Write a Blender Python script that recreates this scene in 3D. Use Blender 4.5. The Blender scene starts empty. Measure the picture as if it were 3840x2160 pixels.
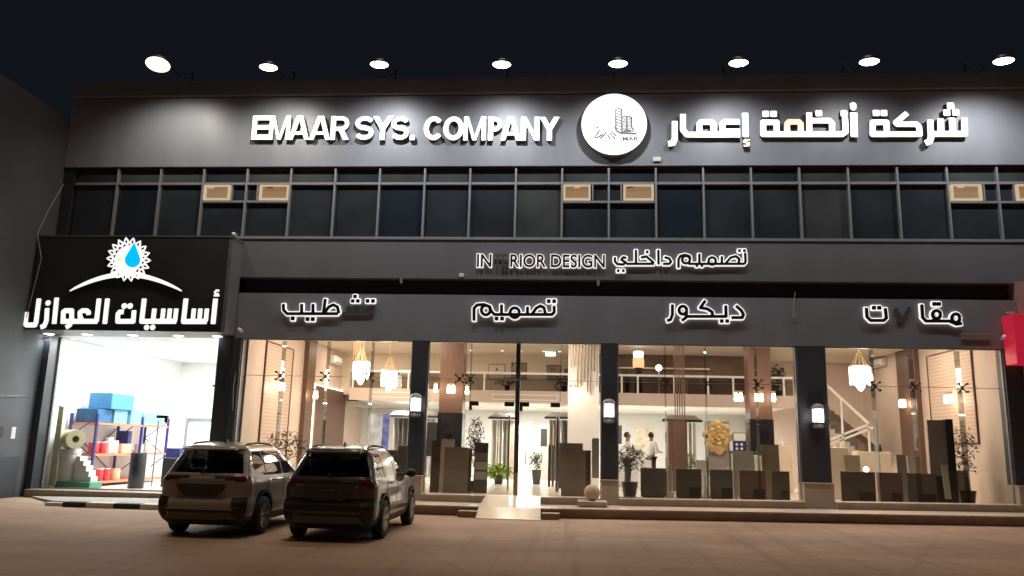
import bpy, math, random
import numpy as np
from mathutils import Vector, Matrix
random.seed(7)
R = math.radians
SC = bpy.context.scene
COL = SC.collection

# ---------------------------------------------------------------- camera, world, exposure
F, YAW, PITCH, ROLL = 2986.4, R(-4.471), R(11.194), R(1.390)
CX, CY, CZ = 15.084, -21.981, 1.739
fw = Vector((math.sin(YAW)*math.cos(PITCH), math.cos(YAW)*math.cos(PITCH), math.sin(PITCH)))
rt0 = Vector((math.cos(YAW), -math.sin(YAW), 0)); up0 = rt0.cross(fw)
rt = math.cos(ROLL)*rt0 + math.sin(ROLL)*up0
up = -math.sin(ROLL)*rt0 + math.cos(ROLL)*up0
cam = bpy.data.cameras.new('camera'); camo = bpy.data.objects.new('camera', cam); COL.objects.link(camo)
M4 = Matrix((rt, up, -fw)).transposed().to_4x4(); M4.translation = Vector((CX, CY, CZ))
camo.matrix_world = M4
cam.sensor_width = 36.0; cam.lens = F/3840*36.0; cam.clip_end = 2000; cam.clip_start = 0.05
SC.camera = camo

W = bpy.data.worlds.new('World'); SC.world = W; W.use_nodes = True
nt = W.node_tree; nt.nodes.clear()
out = nt.nodes.new('ShaderNodeOutputWorld')
sky = nt.nodes.new('ShaderNodeTexSky'); sky.sky_type = 'NISHITA'; sky.sun_disc = False
sky.sun_elevation = R(88); sky.sun_rotation = R(178)
b1 = nt.nodes.new('ShaderNodeBackground'); b1.inputs[1].default_value = 0.0003
nt.links.new(sky.outputs[0], b1.inputs[0])
b2 = nt.nodes.new('ShaderNodeBackground'); b2.inputs[0].default_value = (0.0050, 0.0060, 0.0090, 1); b2.inputs[1].default_value = 1.0
ad = nt.nodes.new('ShaderNodeAddShader')
nt.links.new(b1.outputs[0], ad.inputs[0]); nt.links.new(b2.outputs[0], ad.inputs[1]); nt.links.new(ad.outputs[0], out.inputs[0])
SC.view_settings.view_transform = 'Standard'; SC.view_settings.look = 'None'
SC.view_settings.exposure = 0.0; SC.view_settings.gamma = 1.0
SC.render.engine = 'CYCLES'
SC.cycles.use_denoising = True
SC.cycles.max_bounces = 7; SC.cycles.diffuse_bounces = 4; SC.cycles.glossy_bounces = 4
SC.cycles.transparent_max_bounces = 16; SC.cycles.transmission_bounces = 4
SC.cycles.sample_clamp_indirect = 6.0; SC.cycles.caustics_reflective = False; SC.cycles.caustics_refractive = False

# added warm overhead fill for the forecourt, where the real lamps reach too little
SUN = bpy.data.lights.new('sun', 'SUN'); SUN.energy = 0.85; SUN.angle = R(24); SUN.color = (1.0, .72, .48)
suno = bpy.data.objects.new('sun', SUN); COL.objects.link(suno)
_e, _a = R(88), R(178)
suno.rotation_euler = (-Vector((math.sin(_a)*math.cos(_e), math.cos(_a)*math.cos(_e), math.sin(_e)))).to_track_quat('-Z', 'Y').to_euler()
# light levels, all lamps that the place has
P_FLOOD = 600.0
P_SHOWROOM = 78.0
P_UNDERMEZ = 260.0
P_MEZZ = 14.0
P_SHOP = 150.0
P_DOWN = 14.0
WARM = (1.0, 0.83, 0.69); NEUT = (1.0, 0.94, 0.85); COOL = (0.86, 0.95, 1.0)

def at(dx, dy, x=None, y=None, z=None):
    """a point of the photograph (2576 wide) carried out to a plane of the place"""
    k = 3840/2576.0
    d = fw + (dx*k-1920)/F*rt - (dy*k-1080)/F*up
    o = Vector((CX, CY, CZ))
    if y is not None: t = (y-o.y)/d.y
    elif x is not None: t = (x-o.x)/d.x
    else: t = (z-o.z)/d.z
    return o+t*d

def gz(x): return max(0.0, 0.0125*(x-14.0))

# ---------------------------------------------------------------- materials
def mat(name, col, rough=0.6, metal=0.0, var=0.0, scale=6.0, bump=0.0, bscale=60.0, emit=None, es=0.0, coat=0.0, stretch=None, spec=None):
    m = bpy.data.materials.new(name); m.use_nodes = True
    n = m.node_tree; b = n.nodes['Principled BSDF']
    b.inputs['Base Color'].default_value = (*col, 1); b.inputs['Roughness'].default_value = rough; b.inputs['Metallic'].default_value = metal
    if coat: b.inputs['Coat Weight'].default_value = coat; b.inputs['Coat Roughness'].default_value = 0.05
    if spec is not None: b.inputs['Specular IOR Level'].default_value = spec
    if emit is not None:
        b.inputs['Emission Color'].default_value = (*emit, 1); b.inputs['Emission Strength'].default_value = es
    if var or bump:
        tc = n.nodes.new('ShaderNodeTexCoord'); mp = n.nodes.new('ShaderNodeMapping')
        n.links.new(tc.outputs['Object'], mp.inputs[0])
        if stretch: mp.inputs['Scale'].default_value = stretch
    if var:
        no = n.nodes.new('ShaderNodeTexNoise'); no.inputs['Scale'].default_value = scale; no.inputs['Detail'].default_value = 6
        n.links.new(mp.outputs[0], no.inputs['Vector'])
        cr = n.nodes.new('ShaderNodeValToRGB')
        lo = tuple(max(0, c*(1-var)) for c in col); hi = tuple(min(1, c*(1+var)) for c in col)
        cr.color_ramp.elements[0].position = .3; cr.color_ramp.elements[1].position = .7
        cr.color_ramp.elements[0].color = (*lo, 1); cr.color_ramp.elements[1].color = (*hi, 1)
        n.links.new(no.outputs[0], cr.inputs[0]); n.links.new(cr.outputs[0], b.inputs['Base Color'])
    if bump:
        nb = n.nodes.new('ShaderNodeTexNoise'); nb.inputs['Scale'].default_value = bscale; nb.inputs['Detail'].default_value = 5
        n.links.new(mp.outputs[0], nb.inputs['Vector'])
        bm = n.nodes.new('ShaderNodeBump'); bm.inputs['Strength'].default_value = bump; bm.inputs['Distance'].default_value = 0.02
        n.links.new(nb.outputs[0], bm.inputs['Height']); n.links.new(bm.outputs[0], b.inputs['Normal'])
    return m

def glass(name, tint, refl=0.10, rough=0.0):
    """clear pane: light passes straight through, a share is mirrored"""
    m = bpy.data.materials.new(name); m.use_nodes = True
    n = m.node_tree; n.nodes.clear()
    o = n.nodes.new('ShaderNodeOutputMaterial')
    t = n.nodes.new('ShaderNodeBsdfTransparent'); t.inputs[0].default_value = (*tint, 1)
    g = n.nodes.new('ShaderNodeBsdfGlossy'); g.inputs['Roughness'].default_value = rough; g.inputs[0].default_value = (1, 1, 1, 1)
    lw = n.nodes.new('ShaderNodeLayerWeight'); lw.inputs['Blend'].default_value = 0.25
    ma = n.nodes.new('ShaderNodeMath'); ma.operation = 'MULTIPLY_ADD'; ma.inputs[1].default_value = 0.6; ma.inputs[2].default_value = refl
    ma.use_clamp = True
    n.links.new(lw.outputs['Fresnel'], ma.inputs[0])
    x = n.nodes.new('ShaderNodeMixShader')
    n.links.new(ma.outputs[0], x.inputs[0]); n.links.new(t.outputs[0], x.inputs[1]); n.links.new(g.outputs[0], x.inputs[2])
    n.links.new(x.outputs[0], o.inputs[0])
    return m

def emis(name, col, s, base=1.0):
    m = mat(name, tuple(min(1, c*base) for c in col), 0.5, emit=col, es=s); return m

def ground_mat():
    m = bpy.data.materials.new('dusty_asphalt'); m.use_nodes = True
    n = m.node_tree; b = n.nodes['Principled BSDF']; b.inputs['Roughness'].default_value = 0.82
    tc = n.nodes.new('ShaderNodeTexCoord')
    def noise(sc, det, stretch=None):
        a = n.nodes.new('ShaderNodeTexNoise'); a.inputs['Scale'].default_value = sc; a.inputs['Detail'].default_value = det; a.inputs['Roughness'].default_value = .6
        if stretch:
            mp = n.nodes.new('ShaderNodeMapping'); mp.inputs['Scale'].default_value = stretch
            n.links.new(tc.outputs['Object'], mp.inputs[0]); n.links.new(mp.outputs[0], a.inputs['Vector'])
        else: n.links.new(tc.outputs['Object'], a.inputs['Vector'])
        return a
    def ramp(src, p0, c0, p1, c1):
        r = n.nodes.new('ShaderNodeValToRGB'); r.color_ramp.elements[0].position = p0; r.color_ramp.elements[1].position = p1
        r.color_ramp.elements[0].color = (*c0, 1); r.color_ramp.elements[1].color = (*c1, 1); n.links.new(src.outputs[0], r.inputs[0]); return r
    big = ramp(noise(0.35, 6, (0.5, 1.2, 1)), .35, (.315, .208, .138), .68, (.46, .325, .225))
    fine = ramp(noise(55, 6), .3, (.55, .55, .55), .75, (1.25, 1.22, 1.2))
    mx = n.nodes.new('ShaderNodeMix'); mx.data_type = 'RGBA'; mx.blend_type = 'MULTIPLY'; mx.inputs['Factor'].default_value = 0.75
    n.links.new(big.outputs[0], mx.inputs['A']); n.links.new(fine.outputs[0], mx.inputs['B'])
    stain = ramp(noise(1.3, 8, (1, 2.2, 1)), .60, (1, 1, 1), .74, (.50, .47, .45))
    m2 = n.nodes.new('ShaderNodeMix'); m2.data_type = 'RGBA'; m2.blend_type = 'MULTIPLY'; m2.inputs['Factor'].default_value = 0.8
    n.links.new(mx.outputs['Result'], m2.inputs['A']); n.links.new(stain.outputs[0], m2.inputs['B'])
    vo = n.nodes.new('ShaderNodeTexVoronoi'); vo.feature = 'DISTANCE_TO_EDGE'; vo.inputs['Scale'].default_value = .17
    wn = noise(1.1, 5); wa = n.nodes.new('ShaderNodeMix'); wa.data_type = 'RGBA'; wa.blend_type = 'ADD'; wa.inputs['Factor'].default_value = .35
    n.links.new(tc.outputs['Object'], wa.inputs['A']); n.links.new(wn.outputs['Color'], wa.inputs['B']); n.links.new(wa.outputs['Result'], vo.inputs['Vector'])
    ck = ramp(vo, .004, (.55, .52, .5), .012, (1, 1, 1))
    trk = ramp(noise(.9, 4, (3.2, .12, 1)), .52, (1, 1, 1), .70, (.74, .72, .70))
    prev = m2
    for src, fac in ((ck, .30), (trk, .8)):
        m3 = n.nodes.new('ShaderNodeMix'); m3.data_type = 'RGBA'; m3.blend_type = 'MULTIPLY'; m3.inputs['Factor'].default_value = fac
        n.links.new(prev.outputs['Result'], m3.inputs['A']); n.links.new(src.outputs[0], m3.inputs['B']); prev = m3
    n.links.new(prev.outputs['Result'], b.inputs['Base Color'])
    bp = n.nodes.new('ShaderNodeBump'); bp.inputs['Strength'].default_value = .5; bp.inputs['Distance'].default_value = .02
    n.links.new(noise(40, 8).outputs[0], bp.inputs['Height']); n.links.new(bp.outputs[0], b.inputs['Normal'])
    return m

def lattice_mat():
    m = bpy.data.materials.new('pierced_panel'); m.use_nodes = True
    n = m.node_tree; b = n.nodes['Principled BSDF']; b.inputs['Roughness'].default_value = .5
    tc = n.nodes.new('ShaderNodeTexCoord'); mp = n.nodes.new('ShaderNodeMapping')
    mp.inputs['Rotation'].default_value = (R(45), 0, 0); mp.inputs['Scale'].default_value = (1, 13, 13)
    n.links.new(tc.outputs['Object'], mp.inputs[0])
    v = n.nodes.new('ShaderNodeTexChecker'); v.inputs['Scale'].default_value = 1.0
    v.inputs[1].default_value = (.58, .45, .36, 1); v.inputs[2].default_value = (.44, .325, .25, 1)
    n.links.new(mp.outputs[0], v.inputs['Vector']); n.links.new(v.outputs[0], b.inputs['Base Color'])
    return m

M = {}
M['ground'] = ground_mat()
M['fascia'] = mat('grey_cladding', (.245, .258, .285), .45, var=.11, scale=1.3, bump=.03, bscale=3, stretch=(1, 1, .35))
M['parapet'] = mat('dark_parapet', (.16, .175, .20), .5, var=.10, scale=1.3, stretch=(1, 1, .35))
M['fascia_low'] = mat('dark_grey_cladding', (.165, .168, .178), .42, var=.09, scale=1.0, bump=.03, bscale=3, stretch=(1, 1, .35))
M['fascia_band'] = mat('lightened_band_cladding', (.225, .238, .262), .42, var=.10, scale=1.0, bump=.03, bscale=3, stretch=(1, 1, .35))  # same cladding as above, lightened in colour to offset the shade there
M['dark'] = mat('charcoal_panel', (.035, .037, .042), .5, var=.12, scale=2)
M['pillar'] = mat('blue_grey_pillar', (.06, .064, .075), .35, var=.1, scale=2)
M['stone'] = mat('beige_stone', (.50, .41, .32), .45, var=.12, scale=3, bump=.05, bscale=30)
M['stone_dark'] = mat('tan_stone', (.34, .255, .18), .5, var=.15, scale=3)
M['frame'] = mat('aluminium_frame', (.28, .29, .305), .4, .15, var=.05)
M['ribbon_glass'] = mat('dark_blue_glass', (.034, .040, .046), .06, var=.25, scale=.8, spec=.55)
M['ribbon_glass_b'] = mat('paler_dark_glass', (.060, .066, .064), .12, var=.25, scale=.9, spec=.5)  # slightly paler, greener variant of the dark glass
M['ribbon_glass_c'] = mat('dark_glass_deep', (.022, .030, .040), .05, var=.2, scale=.8, spec=.55)
M['wall_l'] = mat('grey_render', (.105, .115, .125), .7, var=.14, scale=.8, bump=.1, bscale=25)
M['chrome'] = mat('steel', (.62, .62, .62), .22, 1.0)
M['black'] = mat('black_metal', (.012, .012, .013), .4)
M['sign_box'] = mat('sign_box_panel', (.045, .050, .054), .38, var=.1, scale=1.2)
M['sign_side'] = mat('sign_box_side', (.16, .16, .165), .45, var=.08)
M['letter_w'] = emis('lit_white_letter', (1, 1, 1), .95)
M['letter_peach'] = emis('lit_peach_letter', (1, .70, .50), 1.0)
M['letter_y'] = emis('lit_cream_letter', (.9, .82, .5), .8)
M['letter_side'] = mat('letter_return', (.16, .16, .17), .5)
M['letter_dark'] = mat('dark_letter', (.012, .011, .012), .35)
M['letter_dead'] = mat('dead_letter', (.095, .088, .088), .45)
M['halo'] = emis('lit_letter_edge', (1, .97, .95), .95)
M['logo_ink'] = mat('logo_ink', (.10, .075, .085), .5)
M['blue_lit'] = emis('lit_blue', (.0, .50, .95), .95)
M['yel_lit'] = emis('lit_yellow_green', (.85, .93, .55), .9)
M['white_in'] = mat('white_plaster', (.80, .80, .78), .6, var=.03, scale=2)
M['pink_in'] = mat('beige_wall', (.60, .485, .405), .55, var=.05, scale=1.5)
M['cream_in'] = mat('cream_wall', (.72, .62, .50), .55, var=.04)
M['floor_in'] = mat('polished_floor', (.70, .66, .58), .12, var=.08, scale=2)
M['floor_shop'] = mat('shop_floor', (.62, .58, .52), .3, var=.06)
M['slab'] = mat('mezzanine_edge', (.55, .46, .40), .55, var=.03)
M['brown'] = mat('brown_wood', (.125, .07, .048), .45, var=.14, scale=3, stretch=(6, 6, .6))
M['brown_wall'] = mat('brown_wall', (.15, .095, .068), .6, var=.12)
M['black_stone'] = mat('black_marble', (.018, .018, .021), .12, var=.4, scale=4)
M['pane'] = glass('clear_pane', (.95, .96, .95), .045)
M['pane_fin'] = glass('fin_glass', (.72, .73, .72), .015)
M['glass_edge'] = mat('glass_edge', (.55, .50, .45), .3)
M['pane_dark'] = glass('clear_pane_balustrade', (.38, .36, .33), .06)
M['gold'] = mat('gold', (.50, .36, .20), .36, .8)
M['gold_leaf'] = mat('gold_relief', (.72, .50, .22), .42, .35, var=.25, scale=8)
M['crystal'] = emis('crystal_shade', (1, .93, .82), 5.0)
M['bulb'] = emis('bulb', (1, .88, .70), 7.0)
M['lamp_face'] = emis('floodlight_lens', (1, .97, .93), 14.0)
M['lamp_face_w'] = emis('floodlight_lens_warm', (1, .84, .56), 2.2)
M['down_face'] = emis('downlight_lens', (.93, .97, 1), 9.0)
M['lantern'] = emis('lantern_glass', (1, .93, .88), 1.9)
M['tube_warm'] = emis('warm_strip', (1, .88, .66), 3.5)
M['board'] = mat('dark_board', (.10, .085, .075), .5, var=.08, scale=2)
M['board_g'] = mat('grey_board', (.13, .12, .105), .45, var=.08, scale=2)
M['board_r'] = mat('brown_board', (.17, .105, .085), .45, var=.1, scale=2)
M['board_k'] = mat('black_board', (.02, .02, .022), .35)
M['tan_slab'] = mat('tan_stone_slab', (.36, .29, .215), .35, var=.1, scale=2.5)
M['grey_slab'] = mat('grey_stone_slab', (.32, .30, .28), .35, var=.1, scale=2.5)
M['white_slab'] = mat('white_stone_slab', (.66, .63, .58), .3, var=.08, scale=2.5)
M['brown_slab'] = mat('brown_stone_slab', (.15, .105, .08), .3, var=.15, scale=3)
M['leaf'] = mat('leaf', (.055, .085, .03), .5, var=.4, scale=9)
M['leaf_dk'] = mat('dark_leaf', (.035, .045, .022), .5, var=.4, scale=9)
M['leaf_lt'] = mat('bright_leaf', (.22, .34, .05), .5, var=.4, scale=9)
M['bark'] = mat('bark', (.12, .085, .06), .8, var=.3, scale=20)
M['pot'] = mat('dark_pot', (.03, .028, .028), .35)
M['red'] = mat('red_sign', (.55, .022, .045), .4, emit=(.75, .02, .06), es=.42)
M['red_wall'] = mat('beige_cladding', (.40, .30, .25), .5, var=.05)
M['white_p'] = mat('white_plastic', (.78, .78, .76), .4)
M['paper'] = mat('paper', (.75, .72, .74), .7, var=.06, scale=12)
M['cable'] = mat('pale_cable', (.42, .41, .39), .6)
M['plq'] = mat('plaque', (.23, .20, .18), .5, var=.08)
M['kerb_w'] = mat('kerb_white', (.72, .66, .58), .7, var=.15, scale=9)
M['kerb_k'] = mat('kerb_black', (.035, .032, .03), .7, var=.2, scale=9)
M['concrete'] = mat('concrete', (.34, .31, .28), .8, var=.15, scale=4, bump=.2, bscale=40)
M['ramp'] = mat('cream_tile', (.66, .56, .43), .22, var=.07, scale=2)
M['ball'] = mat('stone_ball', (.58, .42, .27), .75, var=.12, scale=8, bump=.1)
M['rack_blue'] = mat('blue_steel', (.03, .035, .20), .4)
M['rack_or'] = mat('orange_steel', (.72, .24, .13), .45)
M['box_blue'] = mat('blue_foam_box', (.07, .27, .50), .6, var=.1)
M['box_blue_dk'] = mat('blue_carton', (.03, .14, .32), .6, var=.2)
M['box_sky'] = mat('pale_blue_foam', (.20, .48, .64), .6, var=.08)
M['red_tin'] = mat('red_tin', (.62, .05, .06), .4, var=.1)
M['white_tin'] = mat('white_bucket', (.76, .73, .70), .4, var=.05)
M['peach_box'] = mat('peach_sack', (.72, .46, .30), .7, var=.12)
M['wool'] = mat('cream_insulation', (.68, .62, .40), .9, var=.12, scale=14, bump=.3)
M['foam_y'] = mat('pale_foam_sheet', (.66, .66, .42), .8, var=.06)
M['green'] = mat('green_plinth', (.10, .36, .22), .5)
M['navy_board'] = mat('navy_sample', (.03, .04, .16), .4)
M['skin'] = mat('skin', (.30, .17, .11), .5)
M['shirt'] = mat('white_shirt', (.80, .79, .77), .75, bump=.1, bscale=14)
M['trouser'] = mat('dark_trousers', (.03, .028, .03), .8)
M['hair'] = mat('black_hair', (.012, .01, .009), .6)
M['tyre'] = mat('rubber', (.018, .018, .018), .8, var=.2, scale=20)
M['rim'] = mat('alloy', (.52, .51, .50), .3, .9)
M['rim_dk'] = mat('dark_alloy', (.03, .03, .03), .4, .3)
M['clad'] = mat('black_trim', (.018, .018, .019), .55)
M['skid'] = mat('skid_grey', (.13, .12, .11), .5)
M['clad_soft'] = mat('dark_recess', (.06, .054, .05), .4)
M['car_glass'] = glass('tinted_glass', (.15, .15, .14), .04)
M['car_glass_side'] = glass('side_glass', (.07, .066, .06), .13)
M['tail'] = mat('tail_light', (.10, .006, .009), .15, coat=.6)
M['paint_w'] = mat('pearl_paint', (.37, .335, .295), .28, .0, var=.02, coat=.7)
M['paint_d'] = mat('bronze_paint', (.055, .046, .042), .28, .45, var=.03, coat=.8)
M['silver'] = mat('silver_trim', (.30, .29, .27), .35, .5)
M['plate'] = mat('plate', (.05, .048, .045), .5)
M['seat'] = mat('dark_seat', (.02, .02, .02), .9)
M['lit_room'] = emis('lit_room_wall', (.36, .225, .12), .72, .1)
M['glow_reveal'] = emis('window_reveal_glow', (.86, .62, .38), .66, .1)  # room light on the sash, put in as a glow of its own
M['lit_blind'] = emis('lit_blind', (.30, .17, .085), .85, .15)
M['screen_b'] = emis('exit_panel', (.55, .85, .90), 1.0)
M['blue_bg'] = mat('blue_poster', (.10, .13, .40), .5, var=.6, scale=5)
M['poster_pale'] = mat('pale_poster', (.45, .50, .60), .5, var=.5, scale=3)
M['picture'] = mat('picture', (.30, .24, .17), .5, var=.5, scale=5)
M['orange_shade'] = emis('orange_lantern', (1, .50, .25), 1.1)
M['floor_dk'] = mat('stair_tread', (.10, .075, .06), .5)
M['lattice'] = lattice_mat()
M['grey_in'] = mat('grey_display', (.33, .29, .265), .55, var=.05)

# ---------------------------------------------------------------- mesh building
class MB:
    def __init__(s): s.v = []; s.f = []
    def add(s, vs, fs):
        o = len(s.v); s.v += [tuple(v) for v in vs]; s.f += [tuple(i+o for i in f) for f in fs]; return s
    def box(s, x0, x1, y0, y1, z0, z1, ch=0.0):
        if ch <= 0:
            vs = [(x, y, z) for x in (x0, x1) for y in (y0, y1) for z in (z0, z1)]
            fs = [(0, 1, 3, 2), (4, 6, 7, 5), (0, 4, 5, 1), (2, 3, 7, 6), (0, 2, 6, 4), (1, 5, 7, 3)]
            return s.add(vs, fs)
        c = min(ch, (x1-x0)/2.01, (y1-y0)/2.01, (z1-z0)/2.01)
        import itertools
        vs = []; idx = {}
        for sx, sy, sz in itertools.product((0, 1), repeat=3):
            for ax in range(3):
                p = [(x0, x1)[sx], (y0, y1)[sy], (z0, z1)[sz]]
                for a in range(3):
                    if a != ax: p[a] += c if (sx, sy, sz)[a] == 0 else -c
                idx[(sx, sy, sz, ax)] = len(vs); vs.append(p)
        fs = []
        for ax in range(3):
            o = [a for a in range(3) if a != ax]
            for sd in (0, 1):
                q = []
                for u, w in ((0, 0), (1, 0), (1, 1), (0, 1)):
                    k = [0, 0, 0]; k[ax] = sd; k[o[0]] = u; k[o[1]] = w; q.append(idx[(*k, ax)])
                fs.append(q)
            for u in (0, 1):
                for w in (0, 1):
                    k0 = [0, 0, 0]; k0[o[0]] = u; k0[o[1]] = w; k1 = list(k0); k1[ax] = 1
                    fs.append([idx[(*k0, o[0])], idx[(*k1, o[0])], idx[(*k1, o[1])], idx[(*k0, o[1])]])
        for k in itertools.product((0, 1), repeat=3): fs.append([idx[(*k, a)] for a in range(3)])
        return s.add(vs, fs)
    def cyl(s, p0, p1, r0, r1=None, n=12, cap=True):
        r1 = r0 if r1 is None else r1
        p0 = Vector(p0); p1 = Vector(p1); d = (p1-p0).normalized()
        a = d.orthogonal().normalized(); b = d.cross(a)
        vs = []
        for p, r in ((p0, r0), (p1, r1)):
            for i in range(n):
                t = 2*math.pi*i/n; vs.append(p+r*(math.cos(t)*a+math.sin(t)*b))
        fs = [(i, (i+1) % n, n+(i+1) % n, n+i) for i in range(n)]
        if cap: fs += [tuple(range(n-1, -1, -1)), tuple(range(n, 2*n))]
        return s.add(vs, fs)
    def tube(s, pts, r, n=8):
        pts = [Vector(p) for p in pts]
        vs = []; a = None
        for i, p in enumerate(pts):
            d = (pts[min(i+1, len(pts)-1)]-pts[max(i-1, 0)]).normalized()
            a = d.orthogonal().normalized() if a is None else (a-d*a.dot(d)).normalized()
            b = d.cross(a)
            rr = r[i] if isinstance(r, (list, tuple)) else r
            for k in range(n):
                t = 2*math.pi*k/n; vs.append(p+rr*(math.cos(t)*a+math.sin(t)*b))
        fs = []
        for i in range(len(pts)-1):
            for k in range(n): fs.append((i*n+k, i*n+(k+1) % n, (i+1)*n+(k+1) % n, (i+1)*n+k))
        fs += [tuple(range(n-1, -1, -1)), tuple((len(pts)-1)*n+k for k in range(n))]
        return s.add(vs, fs)
    def lathe(s, prof, c=(0, 0, 0), n=24, axis='z', cap=True):
        vs = []
        for r, h in prof:
            for k in range(n):
                t = 2*math.pi*k/n
                q = (r*math.cos(t), r*math.sin(t), h)
                if axis == 'y': q = (q[0], q[2], q[1])
                if axis == 'x': q = (q[2], q[0], q[1])
                vs.append((c[0]+q[0], c[1]+q[1], c[2]+q[2]))
        fs = []
        for i in range(len(prof)-1):
            for k in range(n): fs.append((i*n+k, i*n+(k+1) % n, (i+1)*n+(k+1) % n, (i+1)*n+k))
        if cap and prof[0][0] > 1e-4: fs.append(tuple(range(n-1, -1, -1)))
        if cap and prof[-1][0] > 1e-4: fs.append(tuple((len(prof)-1)*n+k for k in range(n)))
        return s.add(vs, fs)
    def sphere(s, c, r, n=16, sc=(1, 1, 1)):
        prof = [(max(1e-5, r*math.sin(math.pi*i/n)), -r*math.cos(math.pi*i/n)) for i in range(n+1)]
        o = len(s.v); s.lathe(prof, (0, 0, 0), 2*n)
        for i in range(o, len(s.v)):
            v = s.v[i]; s.v[i] = (c[0]+v[0]*sc[0], c[1]+v[1]*sc[1], c[2]+v[2]*sc[2])
        return s
    def prism(s, poly, y0, y1):
        """polygon in the x-z plane pushed from y0 to y1"""
        n = len(poly)
        vs = [(x, y0, z) for x, z in poly]+[(x, y1, z) for x, z in poly]
        fs = [tuple(range(n)), tuple(range(2*n-1, n-1, -1))]+[((i+1) % n, i, n+i, n+(i+1) % n) for i in range(n)]
        return s.add(vs, fs)
    def bar(s, p0, p1, w, h):
        p0 = Vector(p0); p1 = Vector(p1); d = (p1-p0).normalized()
        a = d.cross(Vector((0, 0, 1)))
        a = a.normalized() if a.length > 1e-3 else Vector((1, 0, 0)); b = a.cross(d)
        vs = [p+sx*a*w/2+sz*b*h/2 for p in (p0, p1) for sx, sz in ((-1, -1), (1, -1), (1, 1), (-1, 1))]
        return s.add(vs, [(0, 1, 2, 3), (7, 6, 5, 4), (0, 4, 5, 1), (1, 5, 6, 2), (2, 6, 7, 3), (3, 7, 4, 0)])
    def leaves(s, c, rad, n, size, rng, shell=.35):
        for _ in range(n):
            while True:
                p = Vector((rng.uniform(-1, 1), rng.uniform(-1, 1), rng.uniform(-1, 1)))
                if shell < p.length < 1: break
            q = Vector((c[0]+p.x*rad[0], c[1]+p.y*rad[1], c[2]+p.z*rad[2]))
            s.leaf(q, Vector((rng.uniform(-1, 1), rng.uniform(-1, 1), rng.uniform(-.8, .5))), size*rng.uniform(.6, 1.3), rng)
        return s
    def leaf(s, q, d, L, rng, w=.42):
        d = d.normalized(); a = d.cross(Vector((rng.uniform(-.4, .4), rng.uniform(-.4, .4), 1))); a = a.normalized() if a.length > 1e-3 else Vector((1, 0, 0))
        u = a.cross(d)*0.12*L
        s.add([q, q+d*L*.5+a*L*w*.5+u, q+d*L-u, q+d*L*.5-a*L*w*.5+u], [(0, 1, 2, 3)])

def link(o, parent=None):
    COL.objects.link(o)
    if parent is not None: o.parent = parent
    return o
def mesh(name, mb, m, parent=None, smooth=False, kind=None, local=False):
    me = bpy.data.meshes.new(name); me.from_pydata(mb.v, [], mb.f); me.update()
    me.materials.append(M[m] if isinstance(m, str) else m)
    if smooth:
        me.polygons.foreach_set('use_smooth', [True]*len(me.polygons))
        try: me.set_sharp_from_angle(angle=R(38))
        except Exception: pass
    if m in ('letter_w', 'letter_peach', 'letter_y') and parent is not None:
        # lit acrylic front, painted metal returns
        me.materials.append(M['letter_side'])
        for p in me.polygons:
            if p.normal.y > -.8 and name != 'disc_face': p.material_index = 1
    o = bpy.data.objects.new(name, me); link(o, parent)
    if parent is not None and not local:
        # meshes are written in world coordinates: bring them into the frame of the parents
        o.location = -_world(parent)
    if kind: o['kind'] = kind
    return o
def _world(o):
    v = Vector((0, 0, 0))
    while o is not None: v += o.location; o = o.parent
    return v
def tag(o, label, cat, group=None):
    o['label'] = label; o['category'] = cat
    if group: o['group'] = group
    return o
def thing(name, label, cat, loc=(0, 0, 0), group=None):
    o = bpy.data.objects.new(name, None); o.empty_display_size = .2; o.location = loc; link(o)
    return tag(o, label, cat, group)
def one(name, mb, m, label, cat, group=None, smooth=False):
    """a thing that is a single mesh, its origin at its base"""
    xs = [v[0] for v in mb.v]; ys = [v[1] for v in mb.v]; zs = [v[2] for v in mb.v]
    c = Vector(((min(xs)+max(xs))/2, (min(ys)+max(ys))/2, min(zs)))
    mb.v = [(v[0]-c.x, v[1]-c.y, v[2]-c.z) for v in mb.v]
    o = mesh(name, mb, m, None, smooth); o.location = c
    return tag(o, label, cat, group)
def copy_thing(o, loc, label, group=None):
    c = o.copy(); COL.objects.link(c); c.location = loc; c['label'] = label
    if group: c['group'] = group
    for ch in list(o.children):
        d = ch.copy(); COL.objects.link(d); d.parent = c
        for g in list(ch.children):
            e = g.copy(); COL.objects.link(e); e.parent = d
    return c
def lamp(kind, name, loc, power, col, size=.3, sizey=None, rot=None, **kw):
    l = bpy.data.lights.new(name, kind); l.energy = power; l.color = col
    if kind == 'AREA':
        l.size = size
        if sizey: l.shape = 'RECTANGLE'; l.size_y = sizey
    elif kind == 'SPOT':
        l.spot_size = kw.get('angle', R(100)); l.spot_blend = kw.get('blend', .4); l.shadow_soft_size = size
    else: l.shadow_soft_size = size
    o = bpy.data.objects.new(name, l); o.location = loc
    if rot: o.rotation_euler = rot
    COL.objects.link(o); return o
def aim(o, d):
    o.rotation_euler = Vector(d).to_track_quat('-Z', 'Y').to_euler()

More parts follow.
